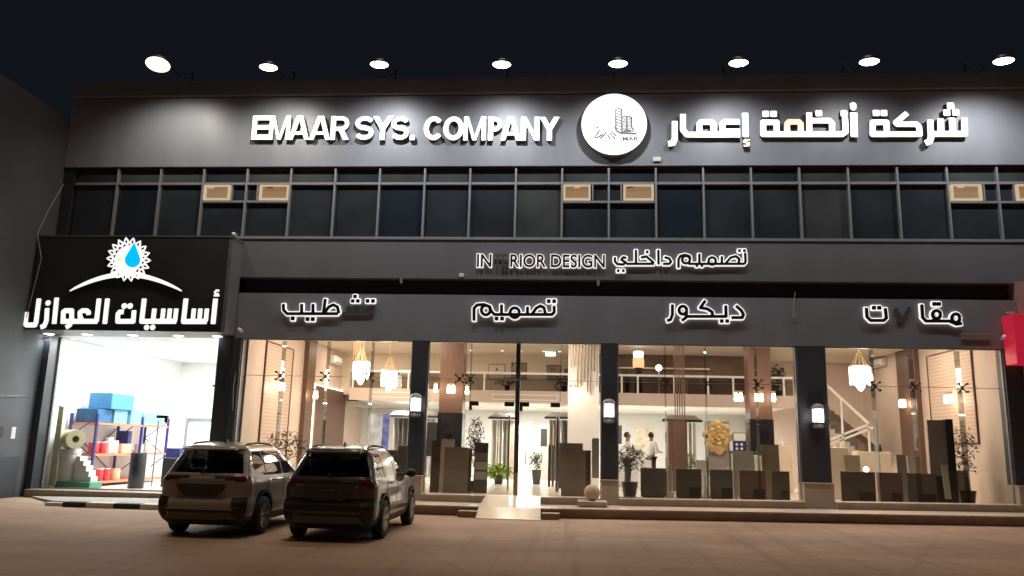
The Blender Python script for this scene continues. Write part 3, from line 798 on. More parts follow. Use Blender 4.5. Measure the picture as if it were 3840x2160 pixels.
# crescent, sun, petals, drop
up_ = [(610+(1910-610)*t/24., 705-215*math.sin(math.pi*t/24.)**.85) for t in range(25)]
lo_ = [(618+(1900-618)*t/24., 715-168*math.sin(math.pi*t/24.)**.95) for t in range(24, -1, -1)]
T.poly(up_+lo_); sign_word(SB, 'crescent', T, .05)
sx, sy = 1293, 345
for i in range(18):
    a = 2*math.pi*i/18+.05
    ux, uy = math.cos(a), math.sin(a); nx_, ny_ = -uy, ux
    r0, r1 = 158, 262; wv = 34
    out_ = [(sx+ux*r0, sy+uy*r0)]+[(sx+ux*(r0+(r1-r0)*t)+nx_*wv*math.sin(math.pi*t**.7), sy+uy*(r0+(r1-r0)*t)+ny_*wv*math.sin(math.pi*t**.7)) for t in (.15, .35, .55, .75)]
    out_ += [(sx+ux*r1, sy+uy*r1)]+[(sx+ux*(r0+(r1-r0)*t)-nx_*wv*math.sin(math.pi*t**.7), sy+uy*(r0+(r1-r0)*t)-ny_*wv*math.sin(math.pi*t**.7)) for t in (.75, .55, .35, .15)]
    T.poly(out_)
s_ = T.take(); q = T.p(sx, sy); s_.append(('dot', q[0], q[1], T.k(350)/2, True))
mesh('sun', contour(s_, .02, YS-.05, YS-.004), 'letter_w', SB)
for i in range(18):
    a = 2*math.pi*i/18+.05
    ux, uy = math.cos(a), math.sin(a); nx_, ny_ = -uy, ux
    T.poly([(sx+ux*182, sy+uy*182), (sx+ux*203+nx_*12, sy+uy*203+ny_*12), (sx+ux*232, sy+uy*232), (sx+ux*203-nx_*12, sy+uy*203-ny_*12)])
mesh('petal_core', contour(T.take(), .01, YS-.062, YS-.051), 'sign_box', SB)
T.poly([(1362, 150)]+[(1340+88*math.cos(R(t)), 350+88*math.sin(R(t))) for t in range(-18, 199, 12)]+[(1300, 250)])
mesh('drop', contour(T.take(), .018, YS-.066, YS-.051), 'blue_lit', SB)
T.poly([(1160, 330), (1220, 322), (1232, 350), (1215, 372), (1150, 368)])
mesh('sun_tint', contour(T.take(), .018, YS-.056, YS-.051), 'yel_lit', SB)
for x in (128, 225, 337, 447, 541):
    pass

# --- company sign in Latin letters
def capital(ch, x0, x1, z0, z1, sw):
    """heavy block capital as strokes in its box"""
    h = sw/2; W_ = x1-x0; H_ = z1-z0; xm = (x0+x1)/2; zm = (z0+z1)/2
    L, Rr_, T_, B_ = x0+h, x1-h, z1-h, z0+h
    S_ = []; ln = lambda *p, w=sw: S_.append((list(p), w/2, False))
    el = lambda cx, cz, rx, rz, a0, a1, n=14: [(cx+rx*math.cos(R(a0+(a1-a0)*i/n)), cz+rz*math.sin(R(a0+(a1-a0)*i/n))) for i in range(n+1)]
    if ch == 'E': ln((L, z0), (L, z1)); ln((L, T_), (x1, T_)); ln((L, B_), (x1, B_)); ln((L, zm), (x1-.1*W_, zm), w=sw*.85)
    elif ch == 'M': ln((L, z0), (L, z1)); ln((Rr_, z0), (Rr_, z1)); ln((L+.02, z1+.05), (xm, z0-.02), w=sw*.72); ln((Rr_-.02, z1+.05), (xm, z0-.02), w=sw*.72)
    elif ch == 'N': ln((L, z0), (L, z1)); ln((Rr_, z0), (Rr_, z1)); ln((L-.02, z1+.04), (Rr_+.02, z0-.04), w=sw*.8)
    elif ch == 'A': ln((x0+h*.6, z0-.1), (xm-.02, z1+.02), w=sw*.9); ln((x1-h*.6, z0-.1), (xm+.02, z1+.02), w=sw*.9); ln((x0+.2*W_, z0+.28*H_), (x1-.2*W_, z0+.28*H_), w=sw*.62)
    elif ch in 'RP':
        ln((L, z0), (L, z1)); zb = z0+.46*H_; r_ = (T_-zb)/2; xr = x1-h-r_
        ln(*([(L, T_), (xr, T_)]+el(xr, zb+r_, r_, r_, 90, -90)[1:]+[(L, zb)]), w=sw*.85)
        if ch == 'R': ln((xr-.02, zb), (x1-h*.7, z0-.05))
    elif ch == 'Y': ln((x0+h*.5, z1+.06), (xm, zm-.02)); ln((x1-h*.5, z1+.06), (xm, zm-.02)); ln((xm, z0), (xm, zm))
    elif ch == 'O': S_.append((el(xm, zm, W_/2-h, H_/2-h, 0, 360, 28), h, False))
    elif ch == 'C': ln(*el(xm, zm, W_/2-h, H_/2-h, 42, 318, 24))
    elif ch == 'S':
        rx, rz = W_/2-h*.95, (H_/2-h)/2
        ln(*(el(xm, zm+rz, rx, rz, 25, 268, 16)+el(xm, zm-rz, rx, rz, 88, -155, 16)), w=sw*.92)
    elif ch == '.': S_.append(('dot', xm, z0+h*1.05, h*1.05, False))
    return S_, (x0, x1, z0, z1)
def latin(name, label, words, halo=False):
    z0, z1 = words[0][3], words[0][4]
    t = thing(name, label, 'sign', ((words[0][1]+words[-1][2])/2, -.05, z0))
    return t
S1 = thing('company_sign', 'white raised capitals EMAAR SYS. COMPANY on the upper grey fascia', 'sign', (10, -.05, 10.5))
for ch, a0_, a1_ in (('E', 97, 222), ('M', 226, 366), ('A', 368, 512), ('A', 524, 668), ('R', 680, 806), ('S', 860, 990), ('Y', 992, 1130), ('S', 1128, 1252), ('.', 1258, 1308),
                    ('C', 1370, 1510), ('O', 1514, 1660), ('M', 1665, 1824), ('P', 1846, 1948), ('A', 1938, 2086), ('N', 2090, 2224), ('Y', 2228, 2372)):
    tall = ch in 'SCO'
    L0 = at((900+a0_/1.9815)*.67083, (340+(185+10*a0_/2300)/1.9815)*.67083, y=-.13); L1 = at((900+a1_/1.9815)*.67083, (340+(362+8*a1_/2300)/1.9815)*.67083, y=-.13)
    st_, bx_ = capital(ch, L0.x, L1.x, L1.z, L0.z, .150 if ch not in 'M' else .125)
    mesh('letter', contour(st_, .015, -.13, -.02, clip=bx_), 'letter_w', S1)
# --- round logo disc
LX, LZ, LR = 16.22, 10.91, .955
S2 = thing('round_logo_sign', 'round white lit disc with a small dark emblem of towers above the letters IMAR', 'sign', (LX, -.2, LZ-LR))
mesh('drum', MB().lathe([(LR-.005, -.215), (LR, -.20), (LR, -.02), (LR-.1, -.005)], (LX, 0, LZ), 72, 'y'), 'letter_side', S2, True)
mesh('disc_face', MB().lathe([(1e-4, -.2185), (LR-.02, -.2185), (LR-.02, -.216)], (LX, 0, LZ), 72, 'y'), 'letter_w', S2)
T = Trace(2120, 320, 4.829, -.22)
T.k = (lambda k0: (lambda w: k0(w)*2.0))(T.k)
T.line([(905, 560), (915, 700), (900, 760), (935, 830), (1010, 868), (1290, 876)], 20)
T.poly([(930, 830), (1010, 850), (1240, 845), (1245, 770), (1200, 760), (1215, 830), (1110, 800), (1020, 840)])
T.line([(910, 420), (905, 560)], 12).line([(1020, 420), (1022, 840)], 18)
for i in range(9): T.line([(915, 400+i*52), (1015, 440+i*52)], 14)
T.line([(1110, 560), (1115, 830)], 16).line([(1030, 575), (1110, 552), (1200, 580), (1205, 760)], 16)
for i in range(9): T.line([(1030, 605+i*26), (1108, 590+i*26)], 9).line([(1122, 590+i*26), (1200, 608+i*26)], 9)
T.line([(820, 490), (880, 470)], 10).line([(850, 530), (890, 510)], 10)
for a_, b_ in (((640, 780), (530, 950)), ((600, 760), (555, 770)), ((700, 640), (670, 640)), ((830, 690), (785, 690)), ((680, 880), (560, 960)), ((735, 830), (715, 890)), ((715, 890), (620, 970)), ((760, 890), (820, 975)), ((800, 860), (905, 970)), ((830, 830), (925, 915)), ((455, 905), (465, 905))):
    T.line([a_, b_], 15)
mesh('emblem', contour(T.take(), .008, -.224, -.219), 'logo_ink', S2)
pA, pB = at((2120+1005/4.829)*.6708, (320+1005/4.829)*.6708, y=-.22), at((2120+1320/4.829)*.6708, (320+925/4.829)*.6708, y=-.22)
tm, = text_meshes('IMAR', pA.x, pB.x, pA.z, pB.z, [(.03, -.224, -.219)])
mesh('emblem_letters', tm, 'logo_ink', S2)

# --- company sign in Arabic
S3 = thing('company_sign', 'white raised Arabic company name on the upper grey fascia', 'sign', (21.5, -.05, 10.2))
T = Trace(2460, 350, 2.0774, -.13); w = 47
def word3(m='letter_w'): mesh('word', contour(T.take(), .024, -.13, -.02), m, S3)
T.line([(146, 215), (146, 350), (133, 388), (95, 393)], w)
word3()
T.line([(210, 160), (210, 285), (240, 321), (655, 321)], w).line([(338, 321), (338, 238), (352, 224), (430, 224), (447, 240), (447, 321)], w)
T.line([(652, 222), (535, 222), (518, 240), (518, 321)], w).line([(535, 296), (655, 296)], w)
word3()
T.line([(693, 152), (700, 340)], 50); word3()
T.line([(730, 362), (692, 362), (685, 380), (722, 386), (722, 406), (682, 408)], 15); word3('letter_y')
T.line([(835, 318), (835, 225), (940, 225), (940, 318)], w, True).line([(835, 318), (1450, 318), (1478, 295), (1472, 185)], w)
T.line([(1022, 318), (1022, 270)], w).line([(1128, 270), (1128, 318)], w)
T.dot(855, 160, 52).dot(916, 160, 52).line([(1193, 148), (1195, 318)], w).dot(1268, 155, 52)
T.line([(1210, 212), (1350, 212), (1372, 235), (1372, 318)], w).dot(1465, 155, 52).line([(1540, 148), (1545, 340)], 56)
T.line([(1520, 85), (1548, 85)], 34).line([(1522, 118), (1550, 118)], 34).dot(1536, 100, 50)
word3()
T.line([(1022, 272), (1022, 238), (1036, 222), (1112, 222), (1128, 238), (1128, 272)], 46); word3('letter_peach')
T.line([(1688, 318), (1688, 225), (1795, 225), (1800, 318)], w, True).dot(1715, 153, 52).dot(1776, 153, 52)
T.line([(1688, 318), (2055, 318), (2050, 262), (2028, 240), (1880, 240), (1868, 228), (1958, 152)], 45)
word3()
T.line([(2135, 205), (2143, 340), (2132, 375), (2098, 388)], w).line([(2143, 316), (2405, 316), (2402, 190)], w)
T.line([(2215, 195), (2220, 316)], w).line([(2306, 190), (2312, 316)], w).dot(2295, 97, 54).dot(2265, 150, 52).dot(2335, 148, 52)
word3()

# --- halo lettering: dark face in front of a lit rim
def halo_word(parent, strokes, plane, lit=True, rim=.030, cell=.016):
    s = strokes
    if lit: mesh('lit_rim', contour(s, cell, plane+.012, plane+.05, rim), 'halo', parent)
    mesh('letter_face', contour(s, cell, plane-.02 if lit else plane+.02, plane+.010 if lit else plane+.05), 'letter_dark' if lit else 'letter_dead', parent)
S4 = thing('interior_design_sign', 'small dark capitals IN RIOR DESIGN with glowing rims on the middle fascia', 'sign', (14, -.06, 6.7))
for wd, x0, x1, lit in (('IN', 12.36, 12.76, 1), ('TE', 12.84, 13.22, 0), ('RIOR', 13.31, 14.30, 1), ('DESIGN', 14.46, 15.96, 1)):
    a_, h_ = text_meshes(wd, x0, x1, 6.70, 7.06, [(.016, -.075, -.05), (.055, -.048, -.012)])
    mesh('letters', a_, 'letter_dark' if lit else 'letter_dead', S4)
    if lit: mesh('lit_rim', h_, 'halo', S4)
S5 = thing('interior_design_sign', 'dark Arabic letters with glowing rims beside the words RIOR DESIGN', 'sign', (18, -.06, 6.6))
T = Trace(1740, 900, 2.3, -.06); w = 21
T.line([(1402, 155), (1372, 150), (1356, 170), (1396, 195), (1372, 212), (1322, 208), (1302, 185), (1302, 148)], w).dot(1330, 265, 24).dot(1374, 265, 24)
T.line([(1483, 85), (1483, 196)], w).line([(1400, 206), (1640, 206)], w).line([(1525, 152), (1572, 142), (1640, 200)], w).dot(1580, 103, 24)
T.line([(1676, 85), (1678, 212)], w).line([(1728, 148), (1770, 160), (1786, 188), (1770, 206), (1715, 206)], w)
halo_word(S5, T.take(), -.06)
T.line([(1850, 240), (1850, 165), (1866, 138), (1905, 128), (1945, 140), (1952, 170)], w).line(arc(1915, 170, 34, 32, 0, 360, 14), w).line([(1935, 206), (2415, 206), (2428, 190), (2425, 110)], w)
T.line([(2030, 118), (2030, 206)], w).dot(2008, 222, 22).dot(2052, 222, 22).line(arc(2140, 182, 32, 32, 0, 360, 14), w).line([(2224, 140), (2224, 206)], w)
T.line([(2258, 200), (2300, 152), (2345, 140), (2375, 165), (2368, 206)], w).dot(2376, 92, 24).dot(2418, 92, 24)
halo_word(S5, T.take(), -.06)
S6 = thing('finishing_sign', 'partly dead Arabic sign with glowing rims above the window behind the parked cars', 'sign', (8, -.06, 5))
T = Trace(1020, 1080, 2.2596, -.06); w = 26
T.line([(97, 135), (98, 185), (128, 218), (560, 218)], w).line([(252, 135), (252, 218)], w).line([(348, 135), (348, 218)], w).line([(452, 92), (436, 218)], w)
T.line([(445, 212), (480, 162), (520, 142), (555, 160), (568, 215)], w).dot(176, 258, 34).dot(302, 264, 34).dot(346, 264, 34)
T.dot(704, 72, 30).dot(684, 110, 30).dot(728, 110, 30).dot(810, 110, 32).dot(856, 110, 32)
halo_word(S6, T.take(), -.06)
T.line([(585, 218), (842, 218), (852, 195), (850, 150)], w).line([(640, 155), (640, 218)], w).line([(702, 155), (702, 218)], w).line([(765, 150), (765, 218)], w)
halo_word(S6, T.take(), -.06, False)
S7 = thing('design_sign', 'fully lit Arabic sign with glowing rims above the glass entrance', 'sign', (13.6, -.06, 5))
T.line([(1712, 278), (1712, 172), (1738, 144), (1795, 140), (1845, 158), (1858, 195), (1885, 225), (2372, 225), (2392, 205), (2390, 152)], w)
T.line(arc(1812, 188, 38, 40, 0, 360, 14), w).line([(1945, 140), (1945, 225)], w).dot(1903, 260, 32).dot(1950, 260, 32).line(arc(2057, 210, 40, 42, 0, 360, 14), w)
T.line([(2165, 158), (2165, 225)], w).line([(2205, 218), (2240, 170), (2275, 152), (2305, 168), (2318, 225)], w).dot(2345, 112, 32).dot(2391, 112, 32)
halo_word(S7, T.take(), -.06)
S8 = thing('decor_sign', 'fully lit Arabic sign with glowing rims above the window with the gold flower', 'sign', (18.8, -.06, 5))
T = Trace(2440, 1090, 1.84, -.06); w = 21
T.line([(150, 95), (150, 165), (137, 200), (112, 208)], w).line(arc(222, 135, 27, 28, 0, 360, 12), w).line([(248, 140), (244, 185), (215, 208)], w).line([(245, 178), (520, 178), (518, 102)], w)
T.line([(378, 68), (342, 118), (392, 126), (424, 148), (428, 178)], w).dot(490, 210, 24).dot(528, 210, 24).line([(588, 104), (626, 138), (640, 165), (632, 186), (556, 186)], w)
halo_word(S8, T.take(), -.06)
S9 = thing('contracting_sign', 'partly dead Arabic sign with glowing rims above the window with the stair', 'sign', (24, -.06, 5))
T.line([(1488, 118), (1492, 180), (1518, 206), (1608, 206), (1626, 188), (1618, 120)], w).dot(1540, 118, 26).dot(1577, 118, 26)
halo_word(S9, T.take(), -.06)
T.line([(1870, 95), (1876, 185), (1900, 210), (2060, 210), (2110, 232), (2148, 226)], w).line(arc(1972, 165, 28, 28, 0, 360, 12), w).line([(1950, 190), (1965, 210)], w).dot(1957, 92, 26).dot(1988, 92, 26).line(arc(2105, 190, 28, 30, 0, 360, 12), w)
halo_word(S9, T.take(), -.06)
T.line([(1690, 120), (1740, 200)], w).line([(1790, 110), (1740, 208), (1700, 208)], w)
halo_word(S9, T.take(), -.06, False)

# ================================================================ lamps of the facade
FG = 'floodlights on arms along the roof edge'
fl_lab = ['floodlight over the left end of the fascia, turned outward and the brightest', 'second floodlight from the left, over the letters EMA', 'floodlight over the gap between SYS. and COMPANY', 'floodlight over the end of the word COMPANY',
          'floodlight directly over the round white disc', 'floodlight over the left half of the Arabic company name', 'floodlight over the middle of the Arabic company name', 'last floodlight at the right end of the roof edge']
for i, x in enumerate([2.95, 6.24, 9.49, 13.01, 16.28, 19.57, 23.05, 26.55]):
    yy = -1.75; px_ = (397, 675, 954, 1262, 1555, 1858, 2187, 2525)[i]; q_ = at(px_, (165, 172, 165, 165, 163, 161, 158, 156)[i], y=yy); x, zz = q_.x, q_.z+.04
    t = thing('floodlight', fl_lab[i], 'floodlight', (x, 0, ZT), FG)
    tilt = .42 if i == 0 else .0
    mesh('arm', MB().tube([(x, .25, ZT), (x, .2, ZT+.35), (x, -.5, zz+.28), (x, yy, zz+.14)], .022, 8), 'black', t, True)
    h = MB(); h.lathe([(1e-4, .15), (.10, .15), (.22, .10), (.27, .02), (.275, -.01), (.25, -.01)], (0, 0, 0), 28, 'z', False)
    rx = Matrix.Rotation(tilt*-1, 3, 'X')
    def place(m_, sx=1.0): m_.v = [tuple(Vector((x, yy, zz))+rx @ Vector((v[0]*sx, v[1]*.8, v[2]))) for v in m_.v]; return m_
    if i == 0: h.v = [(a*1.45, b_*1.45, c_*1.2) for a, b_, c_ in h.v]
    mesh('housing', place(h), 'black', t, True)
    lk = 1.4 if i == 0 else 1.0
    mesh('lens', place(MB().lathe([(.25*lk, -.012), (.22*lk, -.035), (.12*lk, -.055), (1e-4, -.06)], (0, 0, 0), 28)), 'lamp_face_w' if i == 0 else 'lamp_face', t, True)
    l = lamp('SPOT', 'floodlight_lamp', (x, yy, zz-.09), P_FLOOD*(.9, .95, 1.1, 1.05, .8, .8, .45, 1.1)[i], (1, .93, .84) if i < 2 else (.97, .97, 1.0), .12, angle=R(140), blend=1.0)
    aim(l, (0, .38, -.92))
DG = 'downlights under the box sign'
dl = ['leftmost downlight under the box sign', 'second downlight from the left under the box sign', 'middle downlight under the box sign', 'fourth downlight from the left under the box sign', 'rightmost downlight under the box sign']
for i, x in enumerate((-.22, .95, 2.34, 3.71, 4.88)):
    t = thing('downlight', dl[i], 'downlight', (x, .12, 4.64), DG)
    mesh('rim', MB().lathe([(.16, -.001), (.175, -.012), (.15, -.02), (.14, -.012)], (x, .12, 4.64), 24, 'z', False), 'white_p', t, True)
    mesh('lens', MB().lathe([(.145, -.014), (.10, -.03), (1e-4, -.034)], (x, .12, 4.64), 24), 'down_face', t, True)
    l = lamp('SPOT', 'downlight_lamp', (x, .12, 4.58), P_DOWN*(1.5 if i == 0 else 1), COOL, .08, angle=R(130), blend=.6)
# wall lanterns
LG = 'wall lanterns on the pillars'
def lantern(x, z, label):
    y = -.14
    t = thing('wall_lantern', label, 'lantern', (x, y, z-.33), LG)
    mesh('bracket', MB().box(x-.05, x+.05, y+.06, .0, z-.05, z+.1).tube([(x, 0, z+.33), (x, y, z+.42), (x, y, z+.34)], .012), 'pillar', t)
    mesh('cap', MB().lathe([(.02, .34), (.10, .32), (.155, .26), (.16, .20), (.14, .19)], (x, y, z), 20), 'frame', t, True)
    mesh('shade', MB().lathe([(.135, -.16), (.14, -.12), (.14, .185), (.13, .19)], (x, y, z), 20), 'lantern', t, True)
    mesh('base', MB().lathe([(.10, -.32), (.14, -.29), (.145, -.23), (.12, -.225), (.12, -.17), (.10, -.165)], (x, y, z), 20), 'letter_side', t, True)
    cg = MB()
    for k in range(8):
        a_ = 2*math.pi*(k+.5)/8; cg.cyl((x+.146*math.cos(a_), y+.146*math.sin(a_), z-.165), (x+.146*math.cos(a_), y+.146*math.sin(a_), z+.20), .007, n=6)
    cg.lathe([(.146, .05), (.152, .055), (.152, .065), (.146, .07), (.146, .05)], (x, y, z), 20, 'z', False)
    mesh('cage', cg, 'frame', t)
    mesh('band', MB().lathe([(.143, -.185), (.148, -.175), (.148, -.162), (.138, -.155)], (x, y, z), 20), 'black', t, True)
    lamp('POINT', 'lantern_lamp', (x, y-.20, z), 15.0, (1, .88, .92), .12)
lantern(10.80, 2.76, 'lit lantern on the pillar behind the dark car, left of the entrance')
lantern(16.08, 2.71, 'lit lantern on the pillar between the entrance and the window with the gold flower')
lantern(21.57, 2.69, 'lit lantern on the wide pillar left of the window with the stair')

# small things on the facade
one('junction_box', MB().box(17.34, 17.56, -.08, -.002, 9.83, 9.96, .01), 'white_p', 'small white junction box below the right of the round disc', 'junction box')
one('junction_box', MB().box(11.85, 11.99, -.06, -.002, 6.40, 6.50, .01), 'white_p', 'tiny white box at the lower edge of the middle fascia left of IN', 'junction box')
one('plaque', MB().box(25.43, 26.19, -.04, -.002, 4.80, 4.98, .006), 'plq', 'plain narrow brown plaque over the right end of the stair window', 'plaque')
def camera_thing(x, y, z, label, d=(-.1, -.2)):
    t = thing('security_camera', label, 'security camera', (x, y, z), 'security cameras on the facade')
    mesh('body', MB().cyl((x, y, z), (x+d[0], y+d[1], z-.07), .05, n=12), 'white_p', t, True)
    mesh('mount', MB().cyl((x, y+.18, z+.03), (x, y, z+.02), .02, n=8), 'black', t, True)
camera_thing(5.62, -.19, 4.80, 'small white camera at the lower right corner of the box sign', (.14, -.1))
camera_thing(26.47, -.19, 4.88, 'small white camera at the far right, beside the brown plaque', (-.12, -.1))
camera_thing(5.36, -.55, 7.50, 'small white camera on the top right corner of the box sign', (.14, -.14))
camera_thing(-.12, -.02, 4.50, 'small white camera under the left end of the box sign', (-.1, -.1))
wire = [at(2000, 735, y=-.04), at(1997, 765, y=-.05), at(1997, 788, y=-.05)]
one('loose_wire', MB().tube(wire+[Vector((wire[2].x+.05*math.sin(a), -.05, wire[2].z-.10+.05*math.cos(a)+.05)) for a in np.linspace(0, 6.0, 14)], .009, 6), 'cable', 'loose wire ending in a loop above the pillar with the right hand lantern', 'wire')
cbl = [at(a_, b_, x=-.36) if i < 1 else at(a_, b_, y=-.76) for i, (a_, b_) in enumerate([(166, 460), (113, 600), (104, 650), (90, 705), (76, 760), (66, 800)])]
cbl = [Vector((-.37, .05, 9.2)), Vector((-.385, -.45, 8.2)), Vector((-.385, -.76, 7.42))]+cbl[2:]
one('hanging_cable', MB().tube(cbl, .013, 6), 'cable', 'thin pale cable hanging down across the left edge of the box sign', 'cable')
one('paper_notice', MB().box(-.409, -.40, -.63, -.46, 1.60, 1.92), 'paper', 'white paper notice pasted on the left grey wall', 'notice')
one('gap_bracket', MB().box(10.15, 10.22, -.02, .06, 6.22, 6.35), 'frame', 'tiny metal bracket under the middle fascia left of the entrance', 'bracket', 'brackets under the middle fascia')
one('gap_bracket', MB().box(15.75, 15.82, -.02, .06, 6.20, 6.35), 'frame', 'tiny metal bracket under the middle fascia above the second lantern', 'bracket', 'brackets under the middle fascia')
one('tangled_cables', MB().tube([(5.47, .1, 4.3), (5.50, .05, 4.0), (5.47, .02, 3.4), (5.52, .05, 3.0), (5.47, .05, 2.4), (5.5, .06, 1.9)], .02, 6).tube([(5.58, .05, 4.0), (5.55, -.02, 3.2), (5.58, .0, 2.5)], .015, 6), 'cable', 'loose cables running down the pillar beside the white lit shop', 'cable')

# entrance ramp, small steps, ball
rp = MB(); rows = [(-2.30, .0, .015), (-1.66, .0, .248), (-.33, .2, .428)]; vv = []
for yy_, z0_, z1_ in rows:
    f_ = (yy_+2.30)/1.97; xa_, xb_ = 12.80+.02*f_, 14.36-.08*f_
    vv += [(xa_, yy_, z0_), (xb_, yy_, z0_), (xa_, yy_, z1_), (xb_, yy_, z1_)]
rp.add(vv, [(2, 3, 7, 6), (6, 7, 11, 10), (0, 1, 3, 2), (1, 5, 7, 3), (5, 9, 11, 7), (4, 0, 2, 6), (8, 4, 6, 10)])
one('entrance_ramp', rp, 'ramp', 'cream tiled ramp leading up to the glass entrance', 'ramp')
one('entrance_step', MB().box(12.34, 12.795, -2.05, -1.645, 0, .125).box(12.33, 12.796, -2.07, -1.645, .1251, .15), 'stone_dark', 'small stone step left of the cream ramp', 'step', 'stone steps beside the ramp')
one('entrance_step', MB().box(14.38, 14.80, -2.05, -1.645, 0, .13).box(14.38, 14.81, -2.07, -1.645, .1301, .155), 'stone_dark', 'small stone step right of the cream ramp', 'step', 'stone steps beside the ramp')
one('ball_base', MB().box(15.28, 15.99, -1.05, -.35, .25, .30).box(15.25, 16.0, -1.08, -.35, .301, .40, .01), 'stone', 'flat stone slab carrying the ball by the entrance', 'plinth')
one('stone_ball', MB().sphere((15.62, -.72, .60), .205, 18), 'ball', 'round stone ball on a slab right of the entrance', 'ball', smooth=True)

# ================================================================ inside the insulation shop
rk = thing('storage_rack', 'blue steel storage rack with orange shelves full of tins inside the white lit shop', 'rack', (.2, 4, .21))
RY = (1.8, 4.45, 6.2); RX0, RX1 = -.28, .55
def upright(y):
    u = MB()
    for x in (RX0, RX1): u.box(x-.035, x+.035, y-.035, y+.035, .21, 2.40)
    zs = [.45, 1.08, 1.70, 2.3]
    for k in range(3):
        a, c_ = (RX0, RX1) if k % 2 == 0 else (RX1, RX0)
        u.bar((a, y, zs[k]), (c_, y, zs[k+1]), .025, .025)
    mesh('upright', u, 'rack_blue', rk)
for y in RY: upright(y)
for z in (.34, 1.18, 2.12):
    for y0, y1 in ((RY[0]+.04, RY[1]-.04), (RY[1]+.04, RY[2]-.04)):
        mesh('shelf', MB().box(RX0-.03, RX1+.045, y0, y1, z-.05, z).box(RX0, RX1, y0, y1, z+.001, z+.015), 'rack_or', rk)
mesh('rear_brace', MB().bar((RX0-.04, RY[0], .5), (RX0-.04, RY[1], 2.0), .02, .03).bar((RX0-.045, RY[1], .5), (RX0-.045, RY[0], 2.0), .02, .03), 'rack_blue', rk)
def carton(x, y, z, sx, sy, sz, m, label, cat='box', nm='carton', group=None):
    mb = MB().box(x, x+sx, y, y+sy, z, z+sz, .012)
    o = one(nm, mb, m, label, cat, group); return o
TZ = 2.136
carton(-.25, 1.95, TZ, .70, .80, .42, 'box_blue_dk', 'dark blue printed carton at the near end of the top shelf', group='cartons on the rack')
carton(-.25, 2.80, TZ, .75, .75, .44, 'box_sky', 'pale blue foam box next to the dark blue carton on the top shelf', group='cartons on the rack')
carton(-.14, 2.35, TZ+.441, .76, 1.30, .50, 'box_blue', 'large blue foam block lying on top of the other boxes on the rack', 'foam block', 'foam_block')
carton(-.2, 3.70, TZ, .74, .66, .52, 'box_sky', 'sky blue carton with white print at the far end of the first bay', group='cartons on the rack')
carton(-.2, 4.60, TZ, .70, 1.3, .42, 'box_sky', 'long pale sky blue foam slab at the far end of the top shelf', 'foam block', 'foam_block')
def tin(x, y, z, r, h, m, label, lidm='white_tin', group=None, nm='paint_tin', cat='tin'):
    t = thing(nm, label, cat, (x, y, z), group)
    mesh('can', MB().lathe([(r*.94, 0), (r, .02), (r, h-.03), (r*.97, h-.02)], (x, y, z), 16), m, t, True)
    mesh('lid', MB().lathe([(r*1.03, h-.03), (r*1.03, h), (r*.9, h), (r*.88, h-.012), (1e-4, h-.012)], (x, y, z), 16), lidm, t, True)
TG = 'tins on the rack'
tin(.30, 2.20, 1.196, .15, .36, 'red_tin', 'red tin at the near end of the middle shelf', group=TG)
tin(.32, 2.58, 1.196, .15, .36, 'red_tin', 'red tin second from the near end of the middle shelf', group=TG)
tin(.35, 2.92, 1.196, .13, .50, 'white_tin', 'tall white tin in the middle of the middle shelf', group=TG)
tin(.36, 3.22, 1.196, .12, .40, 'white_tin', 'short white tin next to the tall one on the middle shelf', group=TG)
carton(.0, 3.45, 1.196, .5, .6, .30, 'peach_box', 'beige sack lying on the middle shelf', 'sack', 'sack')
carton(-.1, 4.1, 1.196, .4, .22, .72, 'rack_blue', 'upright dark blue panel with a white tag on the middle shelf', 'sheet', 'tagged_sheet')
tin(.3, 4.85, 1.196, .14, .28, 'white_tin', 'white tin in the far bay of the middle shelf', group=TG)
tin(.3, 5.4, 1.196, .14, .34, 'white_tin', 'white tin at the far end of the middle shelf', group=TG)
tin(.33, 2.15, .356, .13, .34, 'white_tin', 'white bucket at the near end of the lowest shelf', group=TG)
tin(.33, 2.52, .356, .16, .38, 'red_tin', 'red tin second on the lowest shelf', group=TG)
tin(.33, 2.92, .356, .16, .38, 'red_tin', 'red tin third on the lowest shelf', group=TG)
tin(.34, 3.45, .356, .17, .36, 'peach_box', 'peach coloured bucket on the lowest shelf', 'peach_box', TG)
tin(.34, 4.75, .356, .19, .40, 'white_tin', 'large white bucket in the far bay of the lowest shelf', group=TG)
tin(.34, 5.35, .356, .17, .36, 'white_tin', 'white bucket at the far end of the lowest shelf', group=TG)
# insulation roll on a white drum, foam sheets, pipes
t = thing('insulation_roll', 'cream roll of insulation lying on the white drum', 'roll', (.1, 1.3, 1.35))
mesh('roll', MB().lathe([(.10, -.40), (.27, -.40), (.275, -.38), (.275, .38), (.27, .40), (.10, .40), (.10, -.39)], (.10, 1.25, 1.62), 28, 'y', False), 'wool', t, True)
t.rotation_euler = (0, 0, R(50))
t = thing('white_drum', 'white plastic drum standing behind the glass at the left of the shop', 'drum', (.15, 1.35, .42))
mesh('drum', MB().lathe([(.25, .36), (.29, .40), (.29, 1.18), (.31, 1.2), (.31, 1.30), (.28, 1.33), (1e-4, 1.335)], (.13, 1.32, 0), 28), 'white_tin', t, True)
one('green_plinth', MB().box(-.05, 1.05, 1.0, 1.65, .215, .40, .02), 'green', 'green plinth carrying the white drum', 'plinth')
one('stepped_foam', MB().prism([(.46, .41), (1.0, .41), (1.0, .55), (.92, .55), (.92, .70), (.82, .70), (.82, .86), (.72, .86), (.72, 1.0), (.60, 1.0), (.60, 1.12), (.46, 1.12)], 1.1, 1.45), 'white_in', 'white stepped foam sample on the green plinth', 'foam sample')
one('foam_sheet', MB().prism([(-.19, .25), (-.02, .25), (.02, .32), (-.02, 2.55), (-.17, 2.6)], .95, 1.05), 'foam_y', 'tall pale yellow foam sheet leaning behind the left edge of the glass', 'foam sheet')
